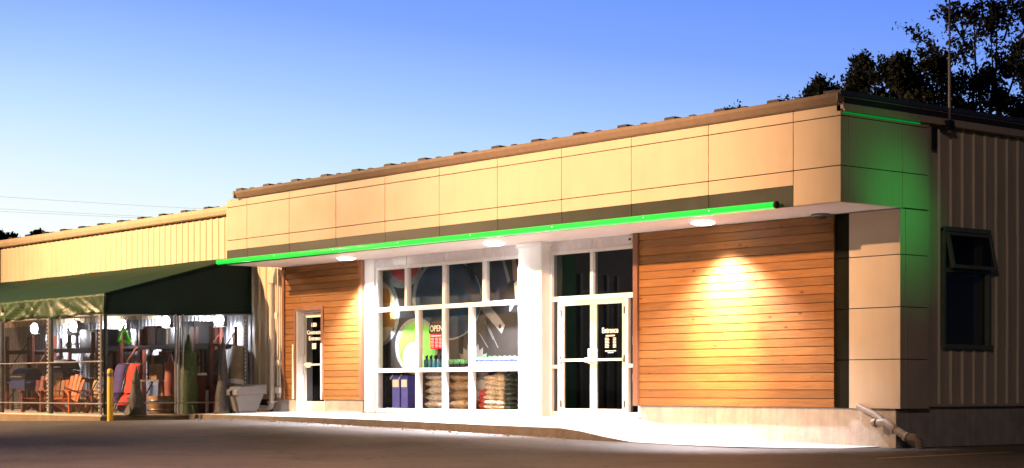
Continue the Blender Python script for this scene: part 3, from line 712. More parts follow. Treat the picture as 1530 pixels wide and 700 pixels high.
BX(-15.66, -9.83, 1.74, 2.31, 1.352, 1.392).build('board', M['ply'], ds)
pieces('upright', M['steel'], ds, [(x, x + .03, 2.2, 2.3, .41, 1.35) for x in (-16.3, -14.2, -13.05, -12.1, -10.85)])
tag(BX(-3.5, 3.15, -.3, .4, 0, .09).build('display_plinth', M['ply'], origin=(0, 0, 0)), 'low plywood plinth under the bags in the shop window', 'plinth').location = (-13, 2.06, .412)
e = empty('plywood_panel', (-10.3, 2.1, .5), 'upright tan plywood panel with grey slots right of the pale bags', 'panel')
a, b = on_y(762, 600, 2.05).x, on_y(784, 600, 2.05).x
BX(a, b, 2.05, 2.09, .505, 1.34).build('board', M['ply'], e); pieces('slot', M['steel'], e, [(a, b, 2.038, 2.048, z, z + .03) for z in (.62, .82, 1.10)])

# open sign
e = empty('open_sign', (-12.9, 1.85, 2.0), 'brown oval OPEN sign over a glowing red hours panel in the window', 'sign')
YO = 1.84
MB().prism([on_y(px, py, YO) for px, py in ell(652.5, 491, 11.5, 12, 28, 180, 360)] + [on_y(664, 499, YO), on_y(641, 499, YO)], (0, .03, 0)).build('plaque', M['brownsign'], e)
p0, p1 = on_y(642.5, 496, YO), on_y(661.5, 486, YO)
text('OPEN', 'lettering', M['cream'], p0.x, p1.x, p0.z, p1.z, YO - .004, e, bold=.0)
p0, p1 = on_y(642.8, 522, YO), on_y(661, 499, YO)
BX(p0.x, p1.x, YO, YO + .03, p0.z, p1.z).build('hours_panel', M['redled'], e)
rw = MB(); hgt = p1.z - p0.z; wid = p1.x - p0.x
rw.box(p0.x + .04, p1.x - .04, YO - .006, YO - .001, p1.z - .055, p1.z - .03)
for i in range(7):
    z = p1.z - .09 - i * (hgt - .11) / 7
    for u0, u1 in ((.08, .3), (.42, .64), (.72, .92)): rw.box(p0.x + wid * u0, p0.x + wid * u1, YO - .006, YO - .001, z - .011, z)
rw.build('hours_rows', M['redtext'], e)

def bag_mesh(w, d, h, seed, lum=.05):
    rnd = random.Random(seed); n, m = 16, 10; T = []; Bm = []
    ph = [rnd.uniform(0, 6.28) for _ in range(8)]
    mb = MB()
    for sgn in (1, -1):
        P = []
        for i in range(n + 1):
            row = []
            for j in range(m + 1):
                u, v = i / n * 2 - 1, j / m * 2 - 1
                k = (max(0, 1 - abs(u) ** 3.2) * max(0, 1 - abs(v) ** 3.2)) ** .45
                wob = .10 * math.sin(5 * u + ph[0]) * math.sin(4 * v + ph[1]) + .07 * math.sin(11 * u + 3 * v + ph[2]) + .05 * math.sin(15 * v + 6 * u + ph[3])
                z = h / 2 + sgn * h / 2 * k * (1 + wob * 1.6) + .012 * math.sin(9 * u + ph[4]) * (1 - k)
                ex = 1 + .05 * math.sin(6 * v + ph[5]); ey = 1 + .06 * math.sin(5 * u + ph[6])
                row.append((u * w / 2 * ex, v * d / 2 * ey, z))
            P.append(row if sgn > 0 else row[::-1])
        mb.grid(P)
    # crimped sealed ends
    for s in (-1, 1): mb.box(s * w / 2 - .02, s * w / 2 + .02, -d * .42, d * .42, h / 2 - .006, h / 2 + .006)
    return mb
def bag_stack(px0, px1, Y, z0, z1, n, m, name, what, group, seed, d=.42, where=''):
    a, b = on_y(px0, 600, Y).x, on_y(px1, 600, Y).x; h = (z1 - z0) / n
    pos_w = ['lowest'] + ['%s from the bottom' % ORD[i] for i in range(1, n - 1)] + ['topmost']
    for i in range(n):
        rr = random.Random(seed + i)
        o = bag_mesh((b - a) * rr.uniform(.94, 1.04), d, h * 1.18, seed + i).build(name, m, origin=(0, 0, 0))
        o.location = ((a + b) / 2 + rr.uniform(-.03, .03), Y + d / 2 + rr.uniform(-.02, .02), z0 + i * h); o.rotation_euler = (rr.uniform(-.03, .03), rr.uniform(-.04, .04), rr.uniform(-.08, .08))
        tag(o, '%s, %s of its stack %s' % (what, pos_w[i], where), 'bag', group)
bag_stack(633, 661, 1.78, .505, 1.31, 5, M['bagclear'], 'pellet_bag', 'clear bark bag', 'bark bags in the window', 10, where='in the second pane')
bag_stack(670, 705, 1.78, .505, 1.31, 4, M['bagbrown'], 'soil_bag', 'plump brown bag', 'brown bags in the window', 30, where='in the third lower pane')
bag_stack(722.5, 739, 1.78, .505, 1.24, 7, M['bagpale'], 'kindling_bag', 'pale shiny bag', 'pale bags in the window', 50, .36, 'nearest the red bags')
bag_stack(737, 752, 1.80, .505, 1.30, 8, M['bagpale'], 'kindling_bag', 'pale shiny bag', 'pale bags in the window', 70, .36, 'beside the dark bags')
bag_stack(751, 763, 1.82, .505, 1.30, 8, M['bagdark'], 'compost_bag', 'dark green bag', 'dark bags in the window', 90, .36, 'left of the plywood panel')
bag_stack(713, 724, 1.84, .505, .92, 3, M['bagred'], 'charcoal_bag', 'red bag', 'red bags in the window', 110, .36, 'left of the pale bags')

# tall cartons in the first lower pane
def carton(px0, px1, z1, m, label, lab=True):
    a, b = on_y(px0, 600, 1.85).x, on_y(px1, 600, 1.85).x
    e = empty('tall_carton', ((a + b) / 2, 2.0, .505), label, 'carton', 'tall cartons in the window')
    BX(a, b, 1.85, 2.15, .505, z1).build('box', m, e, bevel=.008)
    if lab: BX(a + .02, b - .03, 1.843, 1.849, z1 - .27, z1 - .1).build('label', M['label'], e)
    else: MB().tube([(a + .10, 1.84, z1 - .03), (a + .06, 1.82, z1 - .3), (a + .09, 1.82, z1 - .55), (a + .05, 1.83, z1 - .7)], .012, 6).build('hose', M['whiteband'], e)
    s_ = MB(); s_.tube([(a + .02, 1.84, z1 - .01), (a + .05, 1.83, z1 + .015), (a - .04, 1.82, z1 - .09)], .014, 6); s_.build('strap', M['whiteband'], e)
carton(565, 577.5, 1.25, M['carton_grey'], 'dark grey speckled tall carton with a pale hose, leftmost in the window', False)
carton(586, 597, 1.27, M['crate_blue'], 'left one of two tall blue cartons with white labels')
carton(599, 609, 1.27, M['crate_blue'], 'right one of two tall blue cartons with white labels')

# bottles, tins and jugs on the ledge
def bottle_row(pxs, Y, build, name, lab, cat, group):
    src = None
    for i, px in enumerate(pxs):
        x = on_y(px, 549, Y).x
        if src is None: src = build(); o = src
        else: o = copy_tree(src)
        o.location = (x, Y, 1.393); tag(o, lab % ORD[i], cat, group)
def mk_bottle():
    e = empty('spray_bottle', (0, 0, 0), '', ''); MB().lathe((0, 0, 0), [(.062, 0), (.065, .02), (.065, .19), (.045, .225), (.02, .235)], 14).build('body', M['teal'], e)
    c = MB(); c.lathe((0, 0, 0), [(.024, .235), (.03, .25), (.03, .28)], 10); c.bar((-.03, 0, .285), (.06, -.02, .305), .035, .03); c.build('trigger', M['black'], e); return e
bottle_row([637.5, 644, 650.5, 657], 1.80, mk_bottle, 'spray_bottle', '%s of the four teal spray bottles from the left on the window ledge', 'bottle', 'teal bottles on the ledge')
def mk_tin():
    e = empty('green_tin', (0, 0, 0), '', ''); MB().lathe((0, 0, 0), [(.1, 0), (.1, .11)], 16).build('base', M['black_gloss'], e); MB().lathe((0, 0, 0), [(.103, .112), (.103, .20), (.09, .215)], 16).build('lid', M['tin_green'], e); return e
bottle_row([677, 685.5, 694, 702], 1.80, mk_tin, 'green_tin', '%s of the four green and black tins from the left on the window ledge', 'tin', 'green tins on the ledge')
def mk_jug():
    e = empty('white_jug', (0, 0, 0), '', ''); b = MB(); b.lathe((0, 0, 0), [(.095, 0), (.1, .03), (.1, .16), (.075, .215), (.028, .245)], 12); b.tube([(.055, 0, .24), (.1, 0, .23), (.1, 0, .16)], .014, 6); b.build('body', M['jug'], e)
    MB().lathe((0, 0, 0), [(.103, .15), (.103, .18), (.088, .205)], 12, cap=False).build('label', M['jug_blue'], e); MB().lathe((0, 0, 0), [(.032, .245), (.032, .275)], 10).build('cap', M['cap_green'], e); return e
bottle_row([709, 716.5, 724, 731.5, 739, 746.5, 754, 761.5, 769], 1.80, mk_jug, 'white_jug', '%s white jug from the left in the row on the window ledge', 'jug', 'white jugs on the ledge')

# ------------------------------------------------------------------ green lean-to
CXR, CXL, CYF = -20.66, -36.0, -2.51
cp = empty('canopy_shelter', (-28, -.5, .34), 'dark green tarpaulin lean-to along the low wing', 'canopy')
# roof: rippled sheet from the wall down to the front
P = []; n = 60
for i in range(n + 1):
    x = CXL + (CXR - CXL) * i / n
    sag = -.03 * abs(math.sin(math.pi * (x - CXR) / 3.0))
    P.append([(x, 1.585 + (CYF - 1.585) * t, 4.36 + (3.24 - 4.36) * t + .011 * math.sin(t * 2 * math.pi * 20) + sag * math.sin(math.pi * min(1, t + .15))) for t in [j / 160 for j in range(161)]])
rf = MB().grid(P); rfo = rf.build('roof_sheet', M['tarp'], cp)
md = rfo.modifiers.new('thickness', 'SOLIDIFY'); md.thickness = .01; md.offset = -1
# valance: creased cloth at the front
P = []; n = 300; rnd = random.Random(5)
folds = [(rnd.uniform(CXL, CXR), rnd.uniform(.10, .35), rnd.uniform(-1, 1)) for _ in range(70)]
for i in range(n + 1):
    x = CXL + (CXR - CXL) * i / n; row = []
    for j in range(9):
        t = j / 8; z = 3.25 - t * (.48 + .03 * math.sin(x * 2.1))
        xx = x + .25 * t * math.sin(x * 2.1); d = .035 * math.sin(xx * 2.09 * 2 + 1) * t + .02 * math.sin(xx * 9) * t
        for (c, w_, a_) in folds: d += .10 * abs(a_) * max(0, 1 - abs(xx - c - (t - .5) * a_ * 1.1) / (w_ * (.25 + .5 * t))) * min(1, t * 2.5)
        row.append((x, CYF - .02 - .03 * t + d, z))
    P.append(row)
vl = MB().grid(P); vlo = vl.build('valance', M['tarp_light'], cp); md = vlo.modifiers.new('thickness', 'SOLIDIFY'); md.thickness = .006
# side curtain
P = []
for i in range(25):
    u = i / 24; y = CYF + (1.56 - CYF) * u; zt = 3.235 + (4.355 - 3.235) * u - .012; zb = 2.73 + .12 * u + .02 * math.sin(u * 9)
    P.append([(CXR + .012 + .025 * math.sin(u * 14 + 4 * t) * t + .02 * math.sin(t * 5 + u * 3), y, zt + (zb - zt) * t) for t in [j / 10 for j in range(11)]])
sc = MB().grid(P); sco = sc.build('side_curtain', M['curtain'], cp); md = sco.modifiers.new('thickness', 'SOLIDIFY'); md.thickness = .006
MB().tube([(CXR + .01, CYF - .01, 3.235), (CXR + .01, 1.57, 4.36)], .028, 8).build('hem', M['curtain'], cp)
fm = MB()
for x in (-35.7, -32.7, -29.7, -26.65, -23.67, -20.72): MB().tube([(x, CYF + .04, .335), (x, CYF + .04, 3.2)], .045, 10).build('post', M['rack_beam'], cp)
for y in (-.5, 1.45): MB().tube([(CXR - .06, y, .335), (CXR - .06, y, 3.2 + (y + 2.5) * .27)], .035, 10).build('post', M['steel'], cp)
fm.tube([(CXL, CYF + .04, 3.17), (CXR - .03, CYF + .04, 3.17)], .03, 8); fm.tube([(CXL, -.4, 3.75), (CXR - .03, -.4, 3.75)], .03, 8); fm.tube([(CXR - .05, CYF + .04, 3.17), (CXR - .05, 1.55, 4.28)], .03, 8)
fm.tube([(CXL, CYF + .05, 2.74), (CXR - .03, CYF + .05, 2.74)], .028, 8); fm.tube([(CXR - .05, CYF + .04, 2.74), (CXR - .05, 1.55, 2.86)], .028, 8)
fm.build('roof_frame', M['steel'], cp)

# mesh fence enclosing the lean-to
fe = empty('chain_link_fence', (-24, -2.5, .34), 'galvanised chain link fence round the lean-to', 'fence')
for x in (-32.75, -29.75, -26.58, -23.6, -20.75): MB().tube([(x, CYF - .06, .335), (x, CYF - .06, 2.75)], .03, 8).build('post', M['steel'], fe)
for y in (-.62, -.42, 1.35): MB().tube([(CXR + .02, y, .335), (CXR + .02, y, 2.8)], .03, 8).build('post', M['steel'], fe)
for z in (.60, 1.62): MB().tube([(CXL, CYF - .06, z), (CXR, CYF - .06, z)], .02, 8).build('rail', M['steel'], fe)
MB().tube([(CXR + .02, CYF, .62), (CXR + .02, 1.4, .62)], .018, 8).build('rail', M['steel'], fe)
wm = MB(); s = .085; r_w = .0024; z0, z1 = .36, 2.74
def diag(a0, a1, f_):
    hgt = z1 - z0; k = a0 - hgt
    while k < a1:
        for sg in (1, -1):
            p0, p1 = (k, z0), (k + hgt, z1)
            if sg < 0: p0, p1 = (k, z1), (k + hgt, z0)
            (ua, za), (ub, zb) = p0, p1
            if ua < a0: za += (zb - za) * (a0 - ua) / (ub - ua); ua = a0
            if ub > a1: zb = za + (zb - za) * (a1 - ua) / (ub - ua); ub = a1
            if ub > ua: wm.bar(f_(ua, za), f_(ub, zb), r_w)
        k += s
diag(-30.5, -20.75, lambda u, z: (u, CYF - .06, z)); diag(CYF, 1.4, lambda u, z: (CXR + .02, u, z))
wm.build('wire_mesh', M['mesh_wire'], fe)
bd = MB()
for x in (-26.58, -23.6, -20.75):
    for i in range(24): bd.box(x - .045, x - .025, CYF - .10, CYF - .085, .42 + i * .098, .47 + i * .098)
for i in range(24): bd.box(CXR + .045, CXR + .06, 1.33, 1.36, .42 + i * .098, .47 + i * .098)
bd.build('tie', M['whiteband'], fe)

# flood lights hung under the lean-to roof
FLOODS = [on_y(px, py, yy) for px, py, yy in ((50, 491, .30), (108, 488, .30), (181, 486, .30), (246, 481, .30), (326, 479, .98))]
for i, q in enumerate(FLOODS):
    e = empty('flood_light', (q.x, q.y + .06, q.z), 'bright white flood light hung under the lean-to roof, %s of five from the left' % ORD[i], 'flood light', 'flood lights under the lean-to')
    MB().tube([(q.x, q.y + .07, q.z + .15), (q.x, q.y + .07, 3.96 if q.y < .6 else 4.14)], .012, 6).build('rod', M['black'], e)
    BX(q.x - .25, q.x + .25, q.y + .03, q.y + .12, q.z - .16, q.z + .16).build('housing', M['plastic_grey'], e, bevel=.01)
    MB().prism([(q.x + .23 * math.cos(R(a)), q.y + .015, q.z + .15 * math.sin(R(a))) for a in range(0, 360, 20)], (0, .014, 0)).build('lens', M['flood'], e)

# ------------------------------------------------------------------ goods under the lean-to
FZ = .336
# pallet racking
def rack(x0, x1, beams, label, braced=False):
    e = empty('pallet_rack', ((x0 + x1) / 2, .9, FZ), label, 'pallet rack', 'pallet racks under the lean-to')
    for x in (x0, x1):
        for y in (.55, 1.25): BX(x - .045, x + .045, y - .04, y + .04, FZ, 2.55).build('upright', M['rack_red'], e)
        b = MB()
        for z0_, z1_ in ((.5, 1.3), (1.3, .9), (1.4, 2.1)): b.bar((x, .57, z0_ + .1), (x, 1.23, z1_ + .3), .03)
        b.build('brace', M['rack_red'], e)
    for z in beams:
        for y in (.53, 1.27): BX(x0 + .05, x1 - .05, y - .03, y + .03, z - .12, z).build('beam', M['rack_beam'], e)
        b = MB(); b.box(x0 + .05, x1 - .05, .6, .64, z - .06, z - .047); [b.box(x0 + .05 + k * .2, x0 + .17 + k * .2, .56, 1.24, z - .045, z + .0) for k in range(int((x1 - x0 - .1) / .2))]; b.build('deck', M['rack_beam'], e)
rack(-33.2, -31.4, (2.12, 1.28), 'leftmost orange and black pallet rack behind the lean-to fence')
rack(-30.4, -27.55, (2.12, 1.28), 'pallet rack carrying black barbecues behind the adirondack chairs')
rack(-27.2, -25.8, (2.12,), 'narrow pallet rack behind the lime green frame')
rack(-24.7, -21.95, (2.12,), 'pallet rack holding dark cartons near the fence gate')
rack(-21.7, -20.95, (2.1, 1.05), 'rightmost short pallet rack with the diagonal red brace')
e = empty('red_bin', (-21.5, 0.2, FZ), 'upright red steel bin behind the fence gate', 'bin')
BX(-21.55, -20.95, -.05, .4, FZ, 1.30).build('body', M['box_red'], e, bevel=.01); BX(-21.57, -20.93, -.07, .42, 1.30, 1.36).build('lid', M['label'], e)

# barbecues
def grill(x, y, z, sc, body, label, side=M['grill']):
    e = empty('barbecue', (x, y, z), label, 'barbecue', 'barbecues under the lean-to')
    w, d = .42 * sc, .26 * sc; hb = .55 * sc
    lid = MB(); prof = [(math.cos(R(a)) * d, math.sin(R(a)) * .30 * sc) for a in range(0, 181, 15)]
    lid.prism([(x - w, y + p, z + hb + .22 * sc + q) for p, q in prof], (2 * w, 0, 0)); lo = lid.build('lid', M['grill'], e)
    MB().tube([(x - w * .7, y - d - .03, z + hb + .3 * sc), (x + w * .7, y - d - .03, z + hb + .3 * sc)], .016, 8).build('handle', M['chrome'], lo)
    b = MB(); b.box(x - w, x + w, y - d, y + d, z + hb, z + hb + .21 * sc); b.build('firebox', body, e, bevel=.01)
    for s in (-1, 1): BX(x + s * w + (0 if s > 0 else -.32 * sc), x + s * w + (.32 * sc if s > 0 else 0), y - d * .8, y + d * .8, z + hb + .14 * sc, z + hb + .17 * sc).build('side_shelf', side, e)
    for sx in (-1, 1):
        for sy in (-1, 1): BX(x + sx * w * .9 - .02, x + sx * w * .9 + .02, y + sy * d * .8 - .02, y + sy * d * .8 + .02, z, z + hb).build('leg', M['black'], e)
    BX(x - w * .92, x + w * .92, y - d * .8, y + d * .8, z + .12, z + .15).build('bottom_shelf', M['black'], e)
    for s in (-1, 1): MB().tube([(x - w * 1.0, y + s * d * .8 - .02, z + .08), (x - w * 1.0, y + s * d * .8 + .03, z + .08)], .08, 14).build('wheel', M['black'], e)
grill(-30.7, .05, FZ, 1.15, M['grill_blue'], 'black lidded barbecue with a blue firebox at left of the lean-to', M['grill_blue'])
grill(-28.1, .0, .72, 1.0, M['grill'], 'wide dark barbecue on the middle bay shelf above the yellow chair back')
grill(-29.2, .9, 2.12 - .0, .70, M['grill'], 'black barbecue with a sloped lid on the upper rack shelf')
tag(BX(-.95, .95, -.3, .3, 0, .11).build('pallet', M['ply'], origin=(0, 0, 0)), 'raised wooden pallet stack under the wide dark barbecue', 'pallet').location = (-28.1, .0, FZ)

# adirondack chairs
def adirondack(x, y, rz, m, label, cushion=None):
    e = empty('adirondack_chair', (0, 0, 0), label, 'garden chair', 'slatted garden chairs under the lean-to')
    s = MB()
    for i in range(6): t = i / 5; s.box(-.27, .27, -.32 + t * .5, -.24 + t * .5, .36 - t * .14, .38 - t * .14)
    s.build('seat', m, e)
    b = MB()
    for i in range(5):
        u = (i - 2); top = 1.0 - .035 * u * u
        b.bar((u * .085, .16, .22), (u * .125, .16 + (top - .22) * .42, top), .095, .022)
    b.bar((-.24, .24, .42), (.24, .24, .42), .03, .07); b.build('backrest', m, e)
    for sx in (-1, 1):
        BX(sx * .34 - .07, sx * .34 + .07, -.40, .30, .56, .585).build('armrest', m, e)
        BX(sx * .30 - .02, sx * .30 + .02, -.34, -.24, 0, .56).build('leg', m, e)
        MB().bar((sx * .27, -.30, .34), (sx * .27, .55, .03), .03, .12).build('leg', m, e)
    e.location = (x, y, FZ); e.rotation_euler = (0, 0, rz); return e
cm = lambda n, c: mat('chair_' + n, c, .55, var=.15, scale=5)
adirondack(-27.6, -1.0, R(20), cm('green', (.015, .08, .03)), 'dark green slatted garden chair at the far left of the lean-to')
adirondack(-26.9, -1.35, R(35), cm('maroon', (.14, .015, .015)), 'maroon slatted garden chair beside the dark green one')
adirondack(-26.1, -1.3, R(60), cm('teak', (.24, .10, .04)), 'teak and red slatted garden chair turned sideways before the barbecue')
adirondack(-25.6, -.5, R(12), cm('yellow', (.24, .14, .045)), 'yellowish slatted garden chair behind the orange one')
adirondack(-24.9, -.3, R(35), cm('red', (.18, .03, .02)), 'red brown slatted garden chair behind the orange one')
adirondack(-24.35, -1.75, R(30), cm('orange', (.42, .095, .012)), 'bright orange slatted garden chair at the front of the lean-to')

# folding bistro chair with a blue seat
e = empty('folding_chair', (-23.7, -1.3, FZ), 'black framed folding chair with a blue seat by the corner post', 'folding chair')
x, y = -23.7, -1.3; b = MB()
for s in (-1, 1):
    b.tube([(x + s * .24, y - .3, FZ + .01), (x + s * .24, y + .3, FZ + .95)], .016, 8); b.tube([(x + s * .21, y + .28, FZ + .01), (x + s * .21, y - .2, FZ + .5)], .016, 8)
b.tube([(x - .24, y + .3, FZ + .95), (x + .24, y + .3, FZ + .95)], .016, 8); b.tube([(x - .6, y + .1, FZ + .9), (x + .6, y + .1, FZ + .9)], .014, 8); b.build('frame', M['black_gloss'], e)
BX(x - .23, x + .23, y - .22, y + .2, FZ + .46, FZ + .49).build('seat', M['grill_blue'], e); MB().bar((x, y + .16, FZ + .62), (x, y + .29, FZ + .9), .44, .02).build('backrest', M['grill_blue'], e)

# padded recliners folded upright
def recliner(x, y, m, label):
    e = empty('folded_recliner', (x, y, FZ), label, 'folding recliner', 'folded recliners by the corner post')
    prof = [(-.25, .25), (-.18, .34), (-.06, .5), (0, .75), (.02, 1.0), (.08, 1.2), (.16, 1.27)]
    P = [[(x - .25, y + p, FZ + z), (x + .25, y + p, FZ + z)] for p, z in prof]
    o = MB().grid(P).build('sling', m, e); md = o.modifiers.new('t', 'SOLIDIFY'); md.thickness = .05
    f_ = MB()
    for s in (-1, 1):
        f_.tube([(x + s * .27, y - .3, FZ + .02), (x + s * .27, y - .02, FZ + .6), (x + s * .27, y + .14, FZ + 1.25)], .016, 8); f_.tube([(x + s * .27, y + .3, FZ + .02), (x + s * .27, y - .22, FZ + .4)], .016, 8)
    f_.tube([(x - .27, y + .14, FZ + 1.25), (x + .27, y + .14, FZ + 1.25)], .016, 8); f_.build('frame', M['black_gloss'], e)
    for s in (-1, 1): MB().bar((x + s * .27, y - .25, FZ + .5), (x + s * .27, y + .05, FZ + .55), .05, .03).build('armrest', M['black'], e)
recliner(on_y(176, 600, -1.2).x, -1.2, M['purple'], 'folded recliner with dark blue padding behind the yellow bollard')
recliner(on_y(195, 600, -1.3).x, -1.3, M['redcloth'], 'folded recliner with bright red padding')

# lime frame hanging from the rack
q = on_y(184, 505, -.6)
e = empty('lime_frame', (q.x, q.y, q.z), 'bent lime green frame of a garden tool under the canopy edge', 'tool frame')
pts = [on_y(px, py, -.6) for px, py in ((186, 486), (181, 496), (177, 510), (184, 511), (192, 511))]
MB().tube(pts, .035, 10).build('bar', M['lime'], e); pts = [on_y(px, py, -.58) for px, py in ((184, 490), (189, 499), (192, 509))]
MB().tube(pts, .04, 10).build('bar', M['lime'], e); MB().lathe(on_y(192, 510, -.6), [(.02, -.07), (.07, -.04), (.07, .05), (.02, .08)], 14).build('wheel_hub', M['lime'], e)
MB().tube([on_y(187, 484, -.6), on_y(190, 474, -.6)], .02, 8).build('hook', M['whiteband'], e)

# wrapped and netted plants
def wrap(px, Y, z1, r0, r1, m, label, stalk, seed):
    c = on_y(px, 600, Y); rnd = random.Random(seed); e = empty('wrapped_plant', (c.x, Y, FZ), label, 'wrapped plant', 'wrapped plants inside the fence')
    P = []; n = 20
    for i in range(15):
        t = i / 14; r = (r0 + (r1 - r0) * t ** .8) * (1 + .06 * math.sin(t * 17 + seed))
        P.append([(c.x + r * math.cos(2 * math.pi * k / n) * (1 + .1 * math.sin(k * 3.1 + t * 9 + seed)), Y + r * math.sin(2 * math.pi * k / n), FZ + z1 * t) for k in range(n + 1)])
    MB().grid(P).build('wrapping', m, e); MB().tube([(c.x, Y, FZ + z1 - .05), (c.x + .02, Y, FZ + z1 + stalk)], [r1 * .7, .02], 8).build('tip', m, e)
wrap(203, -1.7, 1.05, .26, .05, M['gbag'], 'grey mesh wrapped cone just right of the bollard', .12, 1)
wrap(281, -.1, 1.55, .27, .22, M['netgreen'], 'green netted column plant left of the red rack post', .45, 2)
wrap(333, .3, 1.75, .24, .05, M['gbag'], 'tall dark wrapped cone beside the salt bin', .15, 3)
wrap(255, -.1, 1.3, .17, .15, M['pink'], 'pinkish wrapped column behind the fence gate posts', .2, 4)

# half barrels
def barrel(px, Y, label):
    c = on_y(px, 600, Y); e = empty('half_barrel', (c.x, Y, FZ), label, 'half barrel', 'oak half barrels by the fence')
    MB().lathe((c.x, Y, FZ), [(.25, 0), (.29, .2), (.31, .45), (.27, .45), (.26, .38)], 20).build('staves', M['barrel'], e)
    for z, r in ((.10, .272), (.33, .306)): MB().lathe((c.x, Y, FZ), [(r, z - .02), (r + .006, z - .02), (r + .008, z + .02), (r, z + .02)], 20, cap=False).build('hoop', M['steel'], e)
barrel(238, -.35, 'leftmost oak half barrel by the fence gate'); barrel(250, -.15, 'middle oak half barrel, in front of the pinkish wrapped column'); barrel(264, .1, 'right hand oak half barrel by the green netted plant')

# cartons on the floor and racks
def box_at(px0, px1, py0, py1, Y, d, m, label, floor=None):
    a, b = on_y(px0, py1, Y), on_y(px1, py0, Y); z0 = a.z if floor is None else floor
    o = BX(-(b.x - a.x) / 2, (b.x - a.x) / 2, -d / 2, d / 2, 0, b.z - z0)
    e = empty('carton', ((a.x + b.x) / 2, Y + d / 2, z0), label, 'carton', 'cartons under the lean-to')
    w_, h_ = (b.x - a.x) / 2, b.z - z0
    q = BX((a.x + b.x) / 2 - w_, (a.x + b.x) / 2 + w_, Y, Y + d, z0, z0 + h_).build('box', m, e, bevel=.006)
    BX((a.x + b.x) / 2 - .05, (a.x + b.x) / 2 + .05, Y - .004, Y - .001, z0 + .01, z0 + h_ - .01).build('tape', M['box_brown'], e)
T2 = 2.125
box_at(119, 154, 492, 518, .6, .6, M['box_black'], 'wide black carton next to the barbecue on the upper rack shelf', T2)
box_at(196, 204, 492, 512, .6, .5, M['carton_grey'], 'grey carton on the upper rack shelf by the lime frame', T2 - .0)
box_at(213, 232, 487, 510, .6, .6, M['box_red'], 'dark red carton on the upper rack shelf', T2)
box_at(234, 266, 489, 510, .6, .6, M['box_black'], 'black carton on the upper rack shelf right of the red one', T2)
box_at(270, 289, 480, 508, .6, .6, M['box_black'], 'tall black carton on the upper rack shelf by the red post', T2)
box_at(220, 236, 531, 565, .1, .5, M['box_black'], 'black carton stacked above the trolley', 1.2)
box_at(237, 246, 525, 600, .3, .4, M['box_red'], 'narrow tall red carton beside the trolley', FZ)
box_at(299, 308, 522, 545, .6, .4, M['box_black'], 'small black carton on the short rack', 1.06)
c0 = on_y(231, 552, -.05); e = empty('pale_carton', (c0.x, -.05, 1.2), 'pale brown carton with a dark dot, in front of the black cartons', 'carton')
BX(c0.x - .2, c0.x + .2, -.1, .08, 1.2, 1.6).build('box', M['box_brown'], e, bevel=.006); MB().lathe((c0.x - .08, -.105, 1.43), [(.035, -.0), (.035, .01)], 12).build('dot', M['black'], e)
e = empty('trolley', (c0.x, .1, FZ), 'black steel trolley carrying cartons behind the half barrels', 'trolley')
BX(c0.x - .5, c0.x + .5, -.2, .6, 1.15, 1.198).build('deck', M['steel'], e)
for sx in (-1, 1):
    for sy in (-.18, .58): MB().tube([(c0.x + sx * .46, sy, FZ + .1), (c0.x + sx * .46, sy, 1.15)], .022, 8).build('leg', M['steel'], e); MB().tube([(c0.x + sx * .46 - .02, sy, FZ + .06), (c0.x + sx * .46 + .02, sy, FZ + .06)], .06, 12).build('wheel', M['black'], e)

# carpet roll leaning on the wall
e = empty('carpet_roll', (-21.3, 1.2, FZ), 'beige blotched carpet roll leaning against the ribbed wall', 'carpet roll')
MB().tube([on_y(348, 612, 1.05), on_y(358, 520, 1.36)], .21, 20).build('roll', M['roll'], e); MB().tube([on_y(358, 521, 1.36), on_y(358.4, 518, 1.37)], .1, 16).build('core', M['box_brown'], e)
MB().tube([on_y(352.0, 575, 1.17), on_y(352.8, 568, 1.19)], .217, 20).build('wrap', M['whiteband'], e)

# salt bin
e = empty('salt_bin', (-19.68, .72, .38), 'grey plastic salt bin with a sloping lid beside the lean-to', 'salt bin')
x0, x1, y0, y1 = -20.08, -19.30, .34, 1.10
b = MB(); P0 = [(x0 + .1, y0 + .1, .40), (x1 - .1, y0 + .1, .40), (x1 - .1, y1 - .14, .40), (x0 + .1, y1 - .14, .40)]; P1 = [(x0, y0, .86), (x1, y0, .86), (x1, y1, .86), (x0, y1, .86)]
b.add(P0 + P1, [(0, 3, 2, 1), (4, 5, 6, 7), (0, 1, 5, 4), (1, 2, 6, 5), (2, 3, 7, 6), (3, 0, 4, 7)])
b.build('body', M['plastic_grey'], e, bevel=.02)
b = MB(); b.prism([(x0 - .03, y0 - .05, .80), (x0 - .03, y0 - .05, .93), (x0 - .03, y0 + .1, 1.0), (x0 - .03, y1 + .05, 1.08), (x0 - .03, y1 + .05, .83)], (x1 - x0 + .06, 0, 0)); b.build('lid', M['plastic_grey'], e, bevel=.02)
for s in (.22, .5): BX(x0 + s, x0 + s + .09, y0 - .062, y0 - .048, .78, .90).build('latch', M['black'], e)
for xx in (x0 + .2, x1 - .2):
    BX(xx - .08, xx + .08, y0 + .12, y1 - .16, .335, .402).build('foot', M['plastic_grey'], e)

# yellow bollard
q = on_y(164.5, 632, -2.95)
e = empty('bollard', (q.x, -2.95, q.z), 'yellow steel bollard in front of the lean-to corner', 'bollard')
MB().lathe((q.x, -2.95, q.z - .05), [(.068, 0), (.068, 1.26), (.055, 1.30), (.02, 1.315)], 18).build('post', M['yellow'], e)
MB().lathe((q.x, -2.95, q.z), [(.07, 1.08), (.071, 1.09), (.071, 1.15), (.07, 1.16)], 18, cap=False).build('band', M['plastic_grey'], e)

